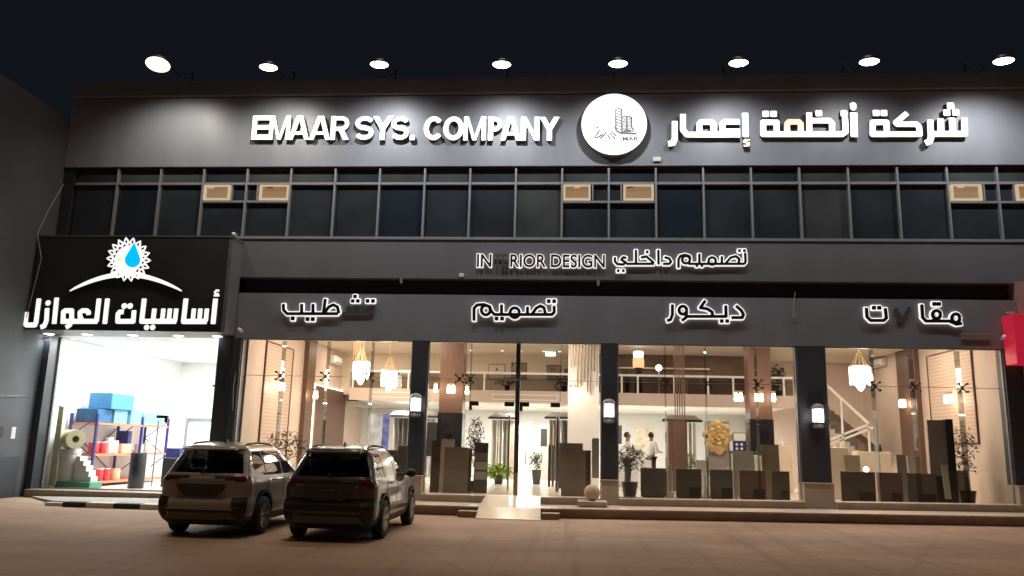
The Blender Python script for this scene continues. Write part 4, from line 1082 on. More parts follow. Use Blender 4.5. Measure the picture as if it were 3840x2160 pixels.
tin(1.95, 1.9, .206, .23, 1.05, 'board_k', 'black barrel standing behind the shop door glass', 'board_g', nm='barrel', cat='barrel')
carton(2.2, 2.9, .206, .6, .5, .9, 'board_k', 'black cabinet beside the barrel, partly hidden by the white car', 'cabinet', 'cabinet')
carton(2.25, 2.95, 1.107, .45, .4, .3, 'navy_board', 'navy carton with white print on top of the black cabinet', 'box', 'carton')
SHG = 'shop ceiling spots'
for i, (x, y) in enumerate(((.7, 2.2), (2.4, 2.2), (4.2, 2.2), (.7, 5), (2.4, 5), (4.2, 5))):
    lamp('AREA', 'shop_lamp', (x, y, 4.62), P_SHOP, (.97, 1.0, .99), .7)
for i, (x, z) in enumerate(((2.2, 3.6), (3.2, 3.6))):
    one('ceiling_hook', MB().box(x-.05, x+.05, 6.0, 6.08, z-.04, z+.04), 'black', ['small dark fixture hanging in the white shop, the left of two', 'small dark fixture hanging in the white shop, the right of two'][i], 'fixture', 'dark fixtures in the shop')

# ================================================================ inside the showroom
rng = random.Random(3)
def frame_panel(name, label, x, y0, y1, z0, z1, sgn):
    t = thing(name, label, 'lattice panel', (x, (y0+y1)/2, z0))
    d = .05*sgn
    xa, xb = sorted((x, x+d)); f_ = MB()
    e = .045
    f_.box(xa, xb, y0, y0+e, z0, z1).box(xa, xb, y1-e, y1, z0, z1).box(xa, xb, y0+e, y1-e, z0, z0+e).box(xa, xb, y0+e, y1-e, z1-e, z1)
    mesh('frame', f_, 'brown', t)
    xm = x+d*.5; p_ = MB(); p_.add([(xm, y0+e, z0+e), (xm, y1-e, z0+e), (xm, y1-e, z1-e), (xm, y0+e, z1-e)], [(0, 1, 2, 3)])
    mesh('pierced_sheet', p_, 'lattice', t)
frame_panel('lattice_panel', 'tall pierced lattice panel on the left side wall of the showroom', XL+.001, 1.70, 4.12, .5, 4.74, 1)
frame_panel('lattice_panel', 'tall pierced lattice panel on the right side wall beside the stair window', XR-.001, 1.9, 4.85, 2.1, 4.92, -1)
def aircon(x, y0, y1, z, sgn, label):
    t = thing('air_conditioner', label, 'air conditioner', (x, (y0+y1)/2, z), 'wall air conditioners')
    xa, xb = sorted((x, x+.24*sgn))
    mesh('casing', MB().box(xa, xb, y0, y1, z, z+.30, .04), 'white_p', t)
    xc, xd = sorted((x+.242*sgn, x+.06*sgn))
    mesh('louvre', MB().box(xc, xd, y0+.06, y1-.06, z+.03, z+.06), 'board_g', t)
aircon(XL+.002, 8.2, 9.2, 4.72, 1, 'white wall air conditioner high on the left side wall of the showroom')
aircon(XR-.002, 8.2, 9.4, 4.95, -1, 'white wall air conditioner high on the right side wall above the stair')
# chandeliers
def chandelier(p, r, ztop, z0, z1, label):
    x, y = p
    t = thing('chandelier', label, 'chandelier', (x, y, z0), 'crystal chandeliers')
    st_ = MB().tube([(x, y, ztop), (x, y, z1+.36)], .014, 8)
    for k in range(10):
        a = 2*math.pi*k/10
        st_.tube([(x+.05*math.cos(a), y+.05*math.sin(a), z1+.40), (x+r*.75*math.cos(a), y+r*.75*math.sin(a), z1)], .010, 5)
    st_.lathe([(r, z1-.03), (r*1.02, z1), (r*.95, z1+.01)], (x, y, 0), 24, 'z', False)
    mesh('gold_frame', st_, 'gold', t, True)
    mesh('crystal_drum', MB().lathe([(r*.92, z0+.26), (r, z0+.30), (r, z1-.05), (r*.9, z1-.03), (1e-4, z1-.03)], (x, y, 0), 24), 'crystal', t, True)
    c_ = MB()
    for k in range(14):
        a = 2*math.pi*k/14
        c_.cyl((x+r*.98*math.cos(a), y+r*.98*math.sin(a), z0+.28), (x+r*.9*math.cos(a), y+r*.9*math.sin(a), z0+.17+.05*(k % 2)), .022, .008, 6)
    c_.lathe([(1e-4, z0), (.05, z0+.02), (r*.42, z0+.14), (r*.42, z0+.27), (1e-4, z0+.28)], (x, y, 0), 16)
    mesh('crystal_drops', c_, 'crystal', t, True)
    lamp('POINT', 'chandelier_lamp', (x, y-r-.12, (z0+z1)/2), 62, (1, .82, .62), .2)
    lamp('POINT', 'chandelier_lamp', (x, y+r+.12, (z0+z1)/2), 62, (1, .82, .62), .2)
chandelier((8.24, 3.5), .27, 5.36, 3.55, 4.33, 'larger gold and crystal chandelier behind the window left of the entrance')
chandelier((9.17, 3.5), .255, 5.36, 3.33, 4.05, 'lower crystal chandelier, right of the two behind the dark car')
chandelier((23.88, 3.2), .31, 5.36, 3.62, 4.40, 'crystal chandelier hanging in front of the stair')
# sconces with bare bulbs
def sconce(x, y, z, label, n=3, along='y', grp='wall lights of the showroom', power=16):
    t = thing('wall_light', label, 'wall light', (x, y, z), grp)
    fr = MB(); bl_ = MB()
    for k in range(n):
        o = (k-(n-1)/2)*.15
        px, py = (x, y+o) if along == 'y' else (x+o, y)
        bl_.cyl((px, py, z-.08), (px, py, z+.10), .055, .05, 12)
        for q_ in range(6):
            a = 2*math.pi*q_/6
            bl_.cyl((px+.06*math.cos(a), py+.06*math.sin(a), z-.06), (px+.05*math.cos(a), py+.05*math.sin(a), z-.16), .012, .004, 5)
        fr.cyl((px, py, z+.10), (px, py, z+.14), .06, .03, 10)
    if along == 'y': fr.box(x-.02, x+.02, y-.15*n/2, y+.15*n/2, z+.14, z+.17)
    else: fr.box(x-.15*n/2, x+.15*n/2, y-.02, y+.02, z+.14, z+.17)
    mesh('bulbs', bl_, 'bulb', t, True); mesh('rail', fr, 'gold', t)
    lamp('POINT', 'wall_lamp', (x, y-.3 if along == 'x' else y, z-.05), power, (1, .76, .52), .12)
sconce(XL+.28, 2.55, 3.42, 'crystal wall light in front of the left lattice panel', 3)
sconce(XL+.40, 5.6, 3.35, 'crystal wall light on the brown pilaster left, beside the strip of light', 2)
sconce(XR-.28, 3.0, 3.45, 'crystal wall light in front of the right lattice panel', 3)
sconce(XR-.35, 6.2, 3.48, 'crystal wall light on the brown pilaster right of the stair', 3)
sconce(10.62, 4.02, 3.55, 'single bulb light left of the brown column by the entrance', 1, 'x', power=10)
sconce(11.13, 4.0, 3.53, 'burst of bulbs on the face of the brown column by the entrance', 2, 'x', power=10)
sconce(11.66, 4.02, 3.50, 'single bulb light right of the brown column by the entrance', 1, 'x', power=10)
sconce(20.36, 4.0, 3.45, 'wide cluster of bulbs left of the column behind the gold flower window', 2, 'x', power=10)
sconce(21.0, 4.0, 3.45, 'bulb cluster on the face of the column behind the gold flower window', 2, 'x', power=10)
sconce(21.46, 4.02, 3.46, 'single bulb right of the column behind the gold flower window', 1, 'x', power=10)
sconce(15.12, 3.8, 3.52, 'bulb light on the edge of the white partition right of the entrance', 2, 'x', power=14)
# strip of light and panel in the left bay
one('light_strip', MB().box(XL+.02, XL+.10, 6.30, 6.45, .9, 3.80), 'tube_warm', 'tall glowing strip of light in the corner of the left bay', 'light strip')
one('light_strip', MB().box(XL+.01, XL+.08, 6.55, 10.4, 3.74, 3.77), 'tube_warm', 'thin horizontal strip of light above the brown panel of the left bay', 'light strip')
lamp('AREA', 'strip_lamp', (XL+.16, 6.37, 2.4), 26, (1, .82, .55), .12, 2.6, rot=(R(90), 0, R(90)))
t = thing('poster_panel', 'standing panel with a pale picture and a blue margin behind the left bay', 'poster', (8.2, 6.6, 1.2))
mesh('picture', MB().box(7.85, 8.30, 6.6, 6.64, 1.25, 2.75), 'poster_pale', t); mesh('margin', MB().box(8.301, 8.55, 6.6, 6.64, 1.25, 2.75), 'blue_bg', t)
# gold slats
def slats(x0, x1, y, ztop, n, label, m='gold', zmin=3.3, zmax=4.5):
    t = thing('slat_screen', label, 'slat screen', ((x0+x1)/2, y, zmin))
    r_ = random.Random(int(x0*10))
    for k in range(n):
        x = x0+(x1-x0)*(k+.5)/n
        mesh('slat', MB().box(x-.015, x+.015, y-.05, y, r_.uniform(zmin, zmax), ztop), m, t)
slats(15.0, 15.93, 3.96, 5.2, 9, 'gold slats of uneven length hanging on the white partition by the entrance')
slats(7.72, 8.12, 4.3, 5.36, 6, 'short gold slats behind the larger chandelier', zmin=3.9, zmax=4.2)
slats(18.35, 18.72, 4.2, 5.36, 5, 'bundle of dark vertical rods behind the gold flower window', 'brown', .45, .5)
slats(19.0, 19.4, 3.2, 1.0, 4, 'low bundle of pale rods behind the dark boards', 'white_p', .43, .44)

# display slabs around the entrance
def slab(x0, x1, z0, z1, y, m, label, lean=.10, th=.035, nm='stone_slab'):
    p = [(x0, y, z0), (x1, y, z0), (x1, y+lean, z1), (x0, y+lean, z1)]
    mb = MB().add(p+[(a_, b_+th, c_) for a_, b_, c_ in p], [(0, 1, 2, 3), (7, 6, 5, 4), (0, 4, 5, 1), (1, 5, 6, 2), (2, 6, 7, 3), (3, 7, 4, 0)])
    return one(nm, mb, m, label, 'stone slab', 'stone sample slabs')
slab(11.12, 11.38, ZFL, 1.84, .80, 'brown_slab', 'narrow dark brown slab at the left edge of the entrance window')
slab(11.34, 11.72, ZFL, 1.88, 1.05, 'white_slab', 'white slab behind the tan one left of the entrance')
slab(11.52, 12.20, ZFL, 1.66, .62, 'tan_slab', 'wide tan slab left of the entrance doors')
slab(12.16, 12.28, ZFL, 1.62, .75, 'brown_slab', 'thin dark slab edge right of the wide tan slab')
slab(12.34, 12.72, ZFL, 1.80, .95, 'board_g', 'dark grey sample tower with pale tiles left of the door')
for k, (m_, z0) in enumerate((('white_slab', 1.05), ('grey_slab', 1.3), ('white_slab', .78))):
    slab(12.36, 12.70, z0, z0+.22, .92+.02*k, m_, ['pale middle tile on the dark sample tower', 'upper grey tile on the dark sample tower', 'lowest pale tile on the dark sample tower'][k], .02, .02, 'sample_tile')
slab(14.80, 15.48, ZFL, 1.66, .66, 'tan_slab', 'wide tan slab right of the entrance doors')
slab(15.46, 15.62, ZFL, 1.66, .74, 'brown_slab', 'dark brown slab at the right edge of the entrance window')
slab(14.70, 15.40, .6, 1.85, .95, 'grey_slab', 'grey slab standing behind the wide tan slab right of the doors')
for k, x in enumerate((14.42, 14.52, 14.62)):
    slab(x, x+.07, .62, 1.78, 1.2+.15*k, ['brown_slab', 'grey_slab', 'tan_slab'][k], ['brown upright sample right of the door, nearest the aisle', 'grey upright sample in the middle of three right of the door', 'tan upright sample nearest the wide slab right of the door'][k])
slab(15.66, 15.86, .9, 2.0, 1.1, 'white_slab', 'white slab behind the pillar right of the entrance')
# counters seen over the dark car
carton(8.9, 1.6, ZFL, 1.3, .7, .95, 'board', 'brown counter behind the window over the dark car', 'counter', 'counter')
carton(9.4, 1.7, 1.372, .55, .3, .16, 'board_g', 'grey tray of samples on the brown counter', 'tray', 'sample_tray')
carton(10.05, 1.3, ZFL, .4, .5, 1.25, 'board_g', 'narrow grey cabinet beside the pillar left of the entrance', 'cabinet', 'cabinet')
# dark boards in the right hand windows
bd = [(17.02, 17.72, 'board_g', 'first dark board from the left in the gold flower window, beside the black pot'), (18.0, 18.70, 'board', 'second dark board in the gold flower window'), (18.93, 19.56, 'board_g', 'third dark board in the gold flower window, under the gold flower'),
      (19.74, 20.46, 'board_r', 'reddish brown board, fourth in the gold flower window'), (20.62, 21.1, 'board', 'last board at the right end of the gold flower window'),
      (22.48, 23.40, 'board', 'wide dark board at the left of the stair window'), (23.5, 24.12, 'board_r', 'brownish board in the middle of the stair window'), (24.24, 25.02, 'board_g', 'grey board right of the middle of the stair window')]
for k, (x0, x1, m_, lb) in enumerate(bd):
    y = 1.15; z1 = 1.22 if k < 5 else 1.26
    t = thing('display_board', lb, 'display board', ((x0+x1)/2, y, ZFL), 'dark display boards in the windows')
    mesh('board', MB().box(x0, x1, y, y+.03, ZFL+.02, z1, .006), m_, t)
    if k != 0: mesh('cut_out', MB().box(x0+(x1-x0)*.5, x1-.04, y-.012, y-.001, ZFL+.05, ZFL+.30), 'board_k', t)
    mesh('foot', MB().box(x0+.05, x1-.05, y+.031, y+.35, ZFL, ZFL+.04), 'board_k', t)
t = thing('tall_display', 'tall black framed display panel in the right half of the stair window', 'display panel', (25.3, 1.3, ZFL))
mesh('panel', MB().box(24.95, 25.44, 1.3, 1.36, 1.2, 2.72), 'grey_slab', t); mesh('frame', MB().box(25.441, 25.62, 1.25, 1.5, ZFL, 2.75).box(24.9, 25.44, 1.28, 1.361, ZFL+.02, 1.199), 'board_k', t)
slab(25.20, 25.36, .60, 1.5, 1.10, 'white_slab', 'narrow pale slab leaning on the tall black display')
slab(24.36, 24.62, ZFL, 1.75, 2.0, 'grey_slab', 'grey rounded sample behind the boards of the stair window')
slab(24.70, 24.92, ZFL, 1.72, 2.1, 'white_slab', 'pale narrow sample behind the boards of the stair window')
carton(22.55, 3.0, ZFL, .8, .5, 1.5, 'cream_in', 'beige counter at the left of the stair window', 'counter', 'counter')
carton(23.8, 3.6, ZFL, 1.0, .5, 1.4, 'cream_in', 'beige counter under the stair', 'counter', 'counter')
t = thing('globe_lamp', 'small glowing globe lamp above the dark boards of the stair window', 'lamp', (23.33, 1.5, 1.2))
mesh('globe', MB().sphere((23.33, 1.6, 1.32), .075, 12), 'crystal', t, True); mesh('stem', MB().cyl((23.33, 1.6, ZFL), (23.33, 1.6, 1.25), .015, n=8), 'black', t)
# upright panels on the grey wall, gold flower
one('display_wall', MB().box(19.62, 20.42, 6.0, 6.1, ZFL, 2.72), 'grey_in', 'grey display wall carrying the gold flower', 'display wall')
t = thing('flower_relief', 'large gold flower relief on the grey display wall', 'relief', (20.0, 5.95, 1.65))
r_ = random.Random(5)
for ring, (n_, rr, sz) in enumerate(((9, .27, .30), (7, .19, .25), (5, .10, .19), (3, .04, .12))):
    pm = MB()
    for k in range(n_):
        a = 2*math.pi*(k+.5*ring)/n_+r_.uniform(-.12, .12)
        q_ = r_.uniform(.82, 1.18); cx_, cz_ = 20.0+rr*q_*math.cos(a), 2.17+rr*q_*1.25*math.sin(a)
        o_ = len(pm.v); pm.sphere((0, 0, 0), 1, 6)
        tl = Matrix.Rotation(-a, 3, 'Y') @ Matrix.Rotation(R(-34-8*ring+(k % 3)*9), 3, 'Z')
        for i in range(o_, len(pm.v)):
            v = Vector((pm.v[i][0]*sz*.75, pm.v[i][1]*.03+.9*sz*(pm.v[i][0]*.55)**2, pm.v[i][2]*sz*.60))
            v = tl @ v; pm.v[i] = (cx_+v.x, 5.93-.035*ring+v.y, cz_+v.z)
    mesh('petals', pm, 'gold_leaf', t, True)
# sample racks with hanging boards under the mezzanine
def sample_rack(x0, x1, y, label, n=8, h=2.75, seed=1):
    t = thing('sample_rack', label, 'sample rack', ((x0+x1)/2, y, ZFL), 'racks of hanging sample boards')
    mesh('canopy', MB().prism([(x0-.15, h), (x0+.1, h+.16), (x1-.1, h+.16), (x1+.15, h), (x1+.15, h-.05), (x0-.15, h-.05)], y-.4, y+.5), 'grey_slab', t)
    mesh('track', MB().box(x0-.16, x1+.16, y-.46, y-.41, h-.07, h+.01), 'board_k', t)
    r_ = random.Random(seed)
    for k in range(n):
        x = x0+(x1-x0)*(k+.5)/n; a = r_.uniform(-.2, .6); wd = .30
        p0 = Vector((x-wd*.3*math.sin(a)-.05, y-.3, 0)); p1 = Vector((x+.10, y+wd, 0))
        mesh('board', MB().bar((p0.x, p0.y, (ZFL+.1+h-.1)/2), (p1.x, p1.y, (ZFL+.1+h-.1)/2), .035, h-ZFL-.2), r_.choice(['white_slab', 'grey_slab', 'white_in', 'board_g', 'tan_slab', 'white_slab']), t)
sample_rack(8.4, 10.2, 8.0, 'rack of hanging boards behind the window over the dark car', 9, 2.75, 1)
sample_rack(12.2, 12.95, 7.8, 'rack of hanging boards left of the entrance aisle', 6, 2.75, 2)
sample_rack(14.25, 15.2, 7.8, 'rack of hanging boards right of the entrance aisle', 7, 2.8, 3)
sample_rack(18.35, 19.4, 6.6, 'rack of pale hanging boards left of the gold flower', 7, 2.75, 4)
# rear of the showroom
t = thing('display_door', 'white display door with a black handle at the end of the entrance aisle', 'door', (13.0, 11, ZFL))
mesh('leaf', MB().box(12.55, 13.35, 11.0, 11.06, ZFL, 2.6), 'white_in', t); mesh('frame', MB().box(12.45, 12.549, 10.98, 11.08, ZFL, 2.7).box(13.351, 13.42, 10.98, 11.08, ZFL, 2.7), 'grey_slab', t); mesh('handle', MB().box(13.22, 13.26, 10.94, 10.999, 1.0, 1.9), 'black', t)
t = thing('display_door', 'grey door with dark glazing at the end of the entrance aisle, right of the dark post', 'door', (13.9, 11, ZFL))
mesh('leaf', MB().box(13.75, 14.15, 11.0, 11.06, ZFL, 2.6), 'grey_slab', t); mesh('glazing', MB().box(13.82, 14.08, 10.985, 10.999, 1.75, 2.45), 'board_k', t)
one('display_wall', MB().box(9.6, 10.25, 7.0, 7.05, 1.3, 2.5), 'board_k', 'black framed display opening left of the first pillar', 'display wall')
one('picture', MB().box(15.35, 15.75, 9.0, 9.04, 1.8, 2.5), 'picture', 'small picture of an arch right of the entrance aisle', 'picture', 'pictures')
one('picture', MB().box(17.55, 18.05, 9.3, 9.34, 1.55, 2.5), 'picture', 'grey picture behind the second person', 'picture', 'pictures')
one('picture', MB().box(16.78, 17.0, 9.3, 9.34, 1.9, 2.6), 'board_k', 'black framed picture above the head of the first person', 'picture', 'pictures')
t = thing('sample_board', 'navy sample board with rows of pale dots right of the gold flower', 'sample board', (20.75, 5.8, 1.4))
mesh('board', MB().box(20.5, 20.98, 5.8, 5.84, 1.55, 2.35), 'navy_board', t)
dm = MB()
for i in range(2):
    for j in range(3): dm.cyl((20.62+.16*i, 5.795, 1.68+.14*j), (20.62+.16*i, 5.775, 1.68+.14*j), .045, n=10)
dm.box(20.52, 20.96, 5.785, 5.799, 2.08, 2.33); mesh('samples', dm, 'white_in', t)
carton(17.35, 5.7, ZFL, .42, .4, .95, 'white_in', 'white counter in front of the second person', 'counter', 'counter')
carton(16.45, 6.9, ZFL, 1.5, .5, 1.30, 'white_in', 'long white counter behind the two people', 'counter', 'counter')
carton(20.6, 3.2, ZFL, .6, .5, 1.2, 'white_in', 'white counter right of the gold flower, below the navy board', 'counter', 'counter')
carton(21.5, 6.0, ZFL, 1.0, .5, 1.55, 'cream_in', 'cream counter behind the column at the right of the gold flower window', 'counter', 'counter')
carton(18.25, 5.0, ZFL, .62, .5, 2.25, 'brown', 'tall brown cabinet in the middle of the gold flower window', 'cabinet', 'cabinet')
t = thing('small_wall_frame', 'dark standing mirror frame right of the black column', 'frame', (21.9, 7.5, 1.4)); mesh('frame', MB().box(21.8, 22.05, 7.5, 7.55, 1.5, 2.6), 'board_k', t); mesh('panel', MB().box(21.84, 22.0, 7.48, 7.499, 1.56, 2.54), 'cream_in', t)
VG = 'vases on the counters'
def vase(x, y, z, h, m, label):
    o = one('vase', MB().lathe([(1e-4, 0), (h*.22, 0), (h*.30, h*.35), (h*.14, h*.75), (h*.2, h), (h*.16, h)], (x, y, z), 14, 'z', False), m, label, 'vase', VG, True)
vase(9.05, 1.85, 1.372, .30, 'white_slab', 'white vase at the left end of the brown counter over the dark car')
vase(10.0, 1.95, 1.372, .24, 'board_k', 'black vase at the right end of the brown counter over the dark car')
vase(22.75, 3.2, 1.922, .26, 'board_k', 'black vase on the beige counter at the left of the stair window')
vase(24.0, 3.8, 1.822, .30, 'board_r', 'brown vase at the left end of the beige counter under the stair')
vase(24.55, 3.8, 1.822, .22, 'board_k', 'black vase at the right end of the beige counter under the stair')
vase(21.75, 6.2, 1.972, .34, 'gold', 'gold vase on the cream counter behind the column')
vase(22.2, 6.2, 1.972, .24, 'white_in', 'small white vase on the cream counter behind the column')
vase(16.7, 7.1, 1.722, .18, 'board_k', 'black jar at the left end of the long white counter')
vase(17.25, 7.1, 1.722, .16, 'board_k', 'black jar in the middle of the long white counter')
vase(20.75, 3.4, 1.622, .22, 'leaf', 'green vase on the white counter right of the gold flower')
slab(19.75, 20.5, ZFL, 1.75, 2.6, 'grey_slab', 'large grey slab behind the reddish board in the gold flower window')
slab(20.55, 21.05, ZFL, 1.95, 1.9, 'tan_slab', 'tall tan slab at the right end of the gold flower window')
slab(18.75, 19.1, ZFL, 1.45, 2.4, 'white_slab', 'white slab standing between the second and third dark boards')
slab(17.72, 17.98, ZFL, 1.15, 1.6, 'white_slab', 'low white slab between the first and second dark boards')
slab(23.1, 23.55, ZFL, 1.7, 2.6, 'tan_slab', 'tan slab behind the wide dark board of the stair window')
slab(25.7, 26.3, ZFL, 1.35, 2.0, 'board_g', 'dark grey slab in the right corner of the stair window', th=.06)
one('display_pedestal', MB().box(17.74, 17.96, 1.3, 1.55, ZFL, ZFL+.16, .01).box(17.79, 17.91, 1.36, 1.48, ZFL+.161, ZFL+.9), 'white_slab', 'white pedestal between the first and second dark boards', 'pedestal')
one('display_pedestal', MB().lathe([(.17, 0), (.04, .30), (.03, .62), (.10, .66), (.10, .69), (1e-4, .69)], (18.82, 1.3, ZFL), 18), 'white_slab', 'white cone pedestal between the second and third dark boards', 'pedestal', smooth=True)
one('display_pedestal', MB().box(19.60, 19.72, 1.3, 1.5, ZFL, ZFL+1.25), 'white_slab', 'narrow white pedestal left of the reddish board', 'pedestal')
# things on the mezzanine
mz = 3.62
t = thing('paper_lantern', 'orange and white lantern standing on the mezzanine', 'lantern', (17.42, 6.4, mz))
mesh('shade', MB().lathe([(.17, 4.55), (.20, 4.62), (.20, 4.85), (.17, 4.9)], (17.42, 6.5, 0), 20, 'z', False), 'orange_shade', t, True); mesh('top', MB().lathe([(.17, 4.9), (.19, 5.1), (.15, 5.14), (1e-4, 5.15)], (17.42, 6.5, 0), 20), 'lantern', t, True); mesh('stand', MB().lathe([(.14, mz+.001), (.12, 4.3), (.16, 4.549)], (17.42, 6.5, 0), 16), 'board_k', t, True)
t = thing('globe_lamp', 'white globe lamp on the mezzanine behind the first glass joint', 'lamp', (18.1, 6.3, mz)); mesh('globe', MB().sphere((18.12, 6.4, 4.55), .12, 12), 'lantern', t, True); mesh('stem', MB().cyl((18.12, 6.4, mz+.001), (18.12, 6.4, 4.44), .02, n=8), 'white_p', t)
one('wall_shelf', MB().box(16.7, 20.3, 8.8, 8.99, 4.75, 4.80).box(17.9, 18.9, 8.8, 8.99, 4.45, 4.49), 'cream_in', 'long pale shelf on the brown mezzanine wall', 'shelf')
for k, (x, w_, h_, lb, m_) in enumerate(((12.05, .62, .55, 'pale framed board with a small dark mark, left on the mezzanine wall', 'cream_in'), (12.95, .55, .62, 'brown framed picture in the middle of the mezzanine wall', 'picture'), (14.35, .50, .55, 'dark framed picture on the mezzanine wall right of the dark post', 'picture'), (14.95, .3, .4, 'small dark picture at the right end of the mezzanine wall', 'board_g'))):
    t = thing('wall_picture', lb, 'picture', (x, 9.95, 4.3), 'pictures on the mezzanine wall')
    mesh('frame', MB().box(x-w_/2-.04, x+w_/2+.04, 9.96, 9.998, 4.32, 4.32+h_+.08), 'brown' if k else 'grey_in', t)
    mesh('sheet', MB().box(x-w_/2, x+w_/2, 9.945, 9.959, 4.36, 4.36+h_), m_, t)
    if k == 0: mesh('mark', MB().prism([(x-.06, 4.68), (x+.06, 4.68), (x, 4.82)], 9.935, 9.944), 'brown', t)
def exit_sign(x, y, z, label):
    t = thing('exit_sign', label, 'sign', (x, y, z), 'lit exit signs'); mesh('case', MB().box(x-.20, x+.20, y, y+.05, z-.10, z+.10, .01), 'white_p', t); mesh('panel', MB().box(x-.18, x+.18, y-.006, y-.001, z-.08, z+.08), 'screen_b', t)
exit_sign(8.71, 8.0, 4.38, 'pale blue lit sign hanging over the left end of the mezzanine'); exit_sign(14.26, 8.0, 5.17, 'pale blue lit sign under the ceiling above the entrance')
for k, x in enumerate((11.2, 12.4, 13.1, 14.0, 14.6)):
    t = thing('ceiling_spot', ['first ceiling spot over the mezzanine, left of the entrance post', 'second ceiling spot over the mezzanine', 'third ceiling spot over the mezzanine, next to the dark post', 'fourth ceiling spot, right of the dark post', 'fifth ceiling spot over the mezzanine'][k], 'ceiling spot', (x, 8.3, 5.28), 'ceiling spots over the mezzanine')
    mesh('lens', MB().lathe([(.07, -.004), (1e-4, -.01)], (x, 8.3, 5.30), 14), 'bulb', t); mesh('ring', MB().lathe([(.075, -.001), (.095, -.006), (.075, -.012)], (x, 8.3, 5.30), 14, 'z', False), 'white_p', t)

# plants
def plant(x, y, z0, pot_r, pot_h, stem_h, rad, n, size, label, m='leaf', cat='plant', nm='potted_plant', potm='pot', seed=1, cz=None):
    t = thing(nm, label, cat, (x, y, z0)); r_ = random.Random(seed)
    if pot_r: mesh('pot', MB().lathe([(pot_r*.72, 0), (pot_r*.75, .02), (pot_r, pot_h-.03), (pot_r*1.05, pot_h), (pot_r*.9, pot_h), (pot_r*.88, pot_h-.05), (1e-4, pot_h-.05)], (x, y, z0), 24), potm, t, True)
    tz = z0+pot_h; c_ = cz or (tz+stem_h)
    tr = MB().tube([(x, y, tz-.06), (x+.03, y, tz+stem_h*.5), (x-.01, y+.02, c_)], [.022, .018, .010], 7)
    for k in range(9):
        a = r_.uniform(0, 6.28); h = r_.uniform(.35, 1); b0 = Vector((x, y, tz+(c_-tz)*h))
        tr.tube([b0, b0+Vector((math.cos(a)*rad[0]*.8, math.sin(a)*rad[1]*.8, rad[2]*r_.uniform(.1, .9)))], [.010, .003], 5)
    mesh('trunk', tr, 'bark', t, True)
    mesh('crown', MB().leaves((x, y, c_), rad, n, size, r_, .15), m, t)
plant(16.68, .72, ZFL, .22, .42, .62, (.46, .35, .38), 420, .10, 'small tree in a black pot in the left corner of the gold flower window', 'leaf_dk', cat='tree', seed=2)
plant(12.30, 1.35, ZFL, .16, .3, 1.25, (.26, .24, .70), 480, .10, 'slim tree beside the dark sample tower left of the entrance doors', 'leaf_dk', cat='tree', seed=3, cz=1.85)
plant(6.85, .95, ZFL, .2, .45, .75, (.62, .4, .42), 300, .11, 'sparse dark shrub behind the window between the two cars', 'leaf_dk', seed=4, cz=1.62)
plant(12.55, 6.5, ZFL, .18, .3, .15, (.42, .3, .22), 260, .22, 'bright green leafy plant on the floor of the entrance aisle', 'leaf_lt', seed=5)
plant(13.85, 7.0, ZFL, .17, .5, .35, (.20, .2, .32), 160, .13, 'dark potted plant right of the dark entrance post', 'leaf', seed=6)
plant(25.95, 1.5, ZFL, .24, .4, .9, (.34, .3, .75), 200, .13, 'dim tall plant in the right corner of the stair window', 'leaf_dk', seed=7, cz=1.9)
plant(21.9, 6.4, mz, .13, .25, .12, (.28, .2, .18), 140, .12, 'plant on the mezzanine rail at the right of the gold flower window', 'leaf_dk', seed=8)
plant(17.0, 6.3, mz, .1, .45, .2, (.25, .2, .15), 140, .10, 'grey green plant on the mezzanine left of the orange lantern', 'leaf', seed=9)
plant(19.0, 6.3, mz, .12, .5, .12, (.24, .2, .16), 150, .10, 'yellow green plant in a pale box on the mezzanine', 'leaf_lt', seed=10, potm='cream_in')
plant(14.8, 6.15, mz, .1, .2, .1, (.45, .15, .28), 220, .10, 'trailing plant over the mezzanine rail by the white partition', 'leaf', seed=11)
plant(12.8, 6.15, mz, .1, .2, .12, (.55, .15, .16), 160, .09, 'low trailing plant on the mezzanine rail above the entrance', 'leaf', seed=12)
plant(22.5, 7.6, 3.62, .14, .3, .5, (.28, .25, .40), 220, .14, 'dark plant at the top of the stair', 'leaf_dk', seed=13)
plant(18.9, 6.0, ZFL, .2, .45, .2, (.5, .3, .30), 180, .16, 'pale green grass plant behind the dark boards of the gold flower window', 'leaf_lt', seed=14, cz=1.35)

# lamps of the showroom ceiling
for x, y in ((7.5, 2.2), (10.2, 3.2), (13.2, 2.6), (15.0, 2.0), (17.6, 2.6), (20.0, 2.8), (23.0, 2.4), (25.2, 3.2)):
    lamp('AREA', 'showroom_lamp', (x, y, 5.33), P_SHOWROOM, WARM, .9)
for x in (7.0, 25.0):
    lamp('AREA', 'showroom_lamp', (x, 8.0, 5.27), P_SHOWROOM*.7, WARM, .8)
for x, y in ((9.0, 7.6), (13.4, 7.4), (13.4, 10.4), (16.4, 8.2), (19.0, 7.8), (21.6, 8.0), (11.2, 9.0)):
    lamp('AREA', 'mezzanine_underside_lamp', (x, y, 3.20), P_UNDERMEZ*(.55 if x > 15 else .8), NEUT, .8)
for x in (9.5, 12.2, 14.2, 17.6, 20.2):
    lamp('AREA', 'mezzanine_lamp', (x, 7.6, 5.26), P_MEZZ, WARM, .5)

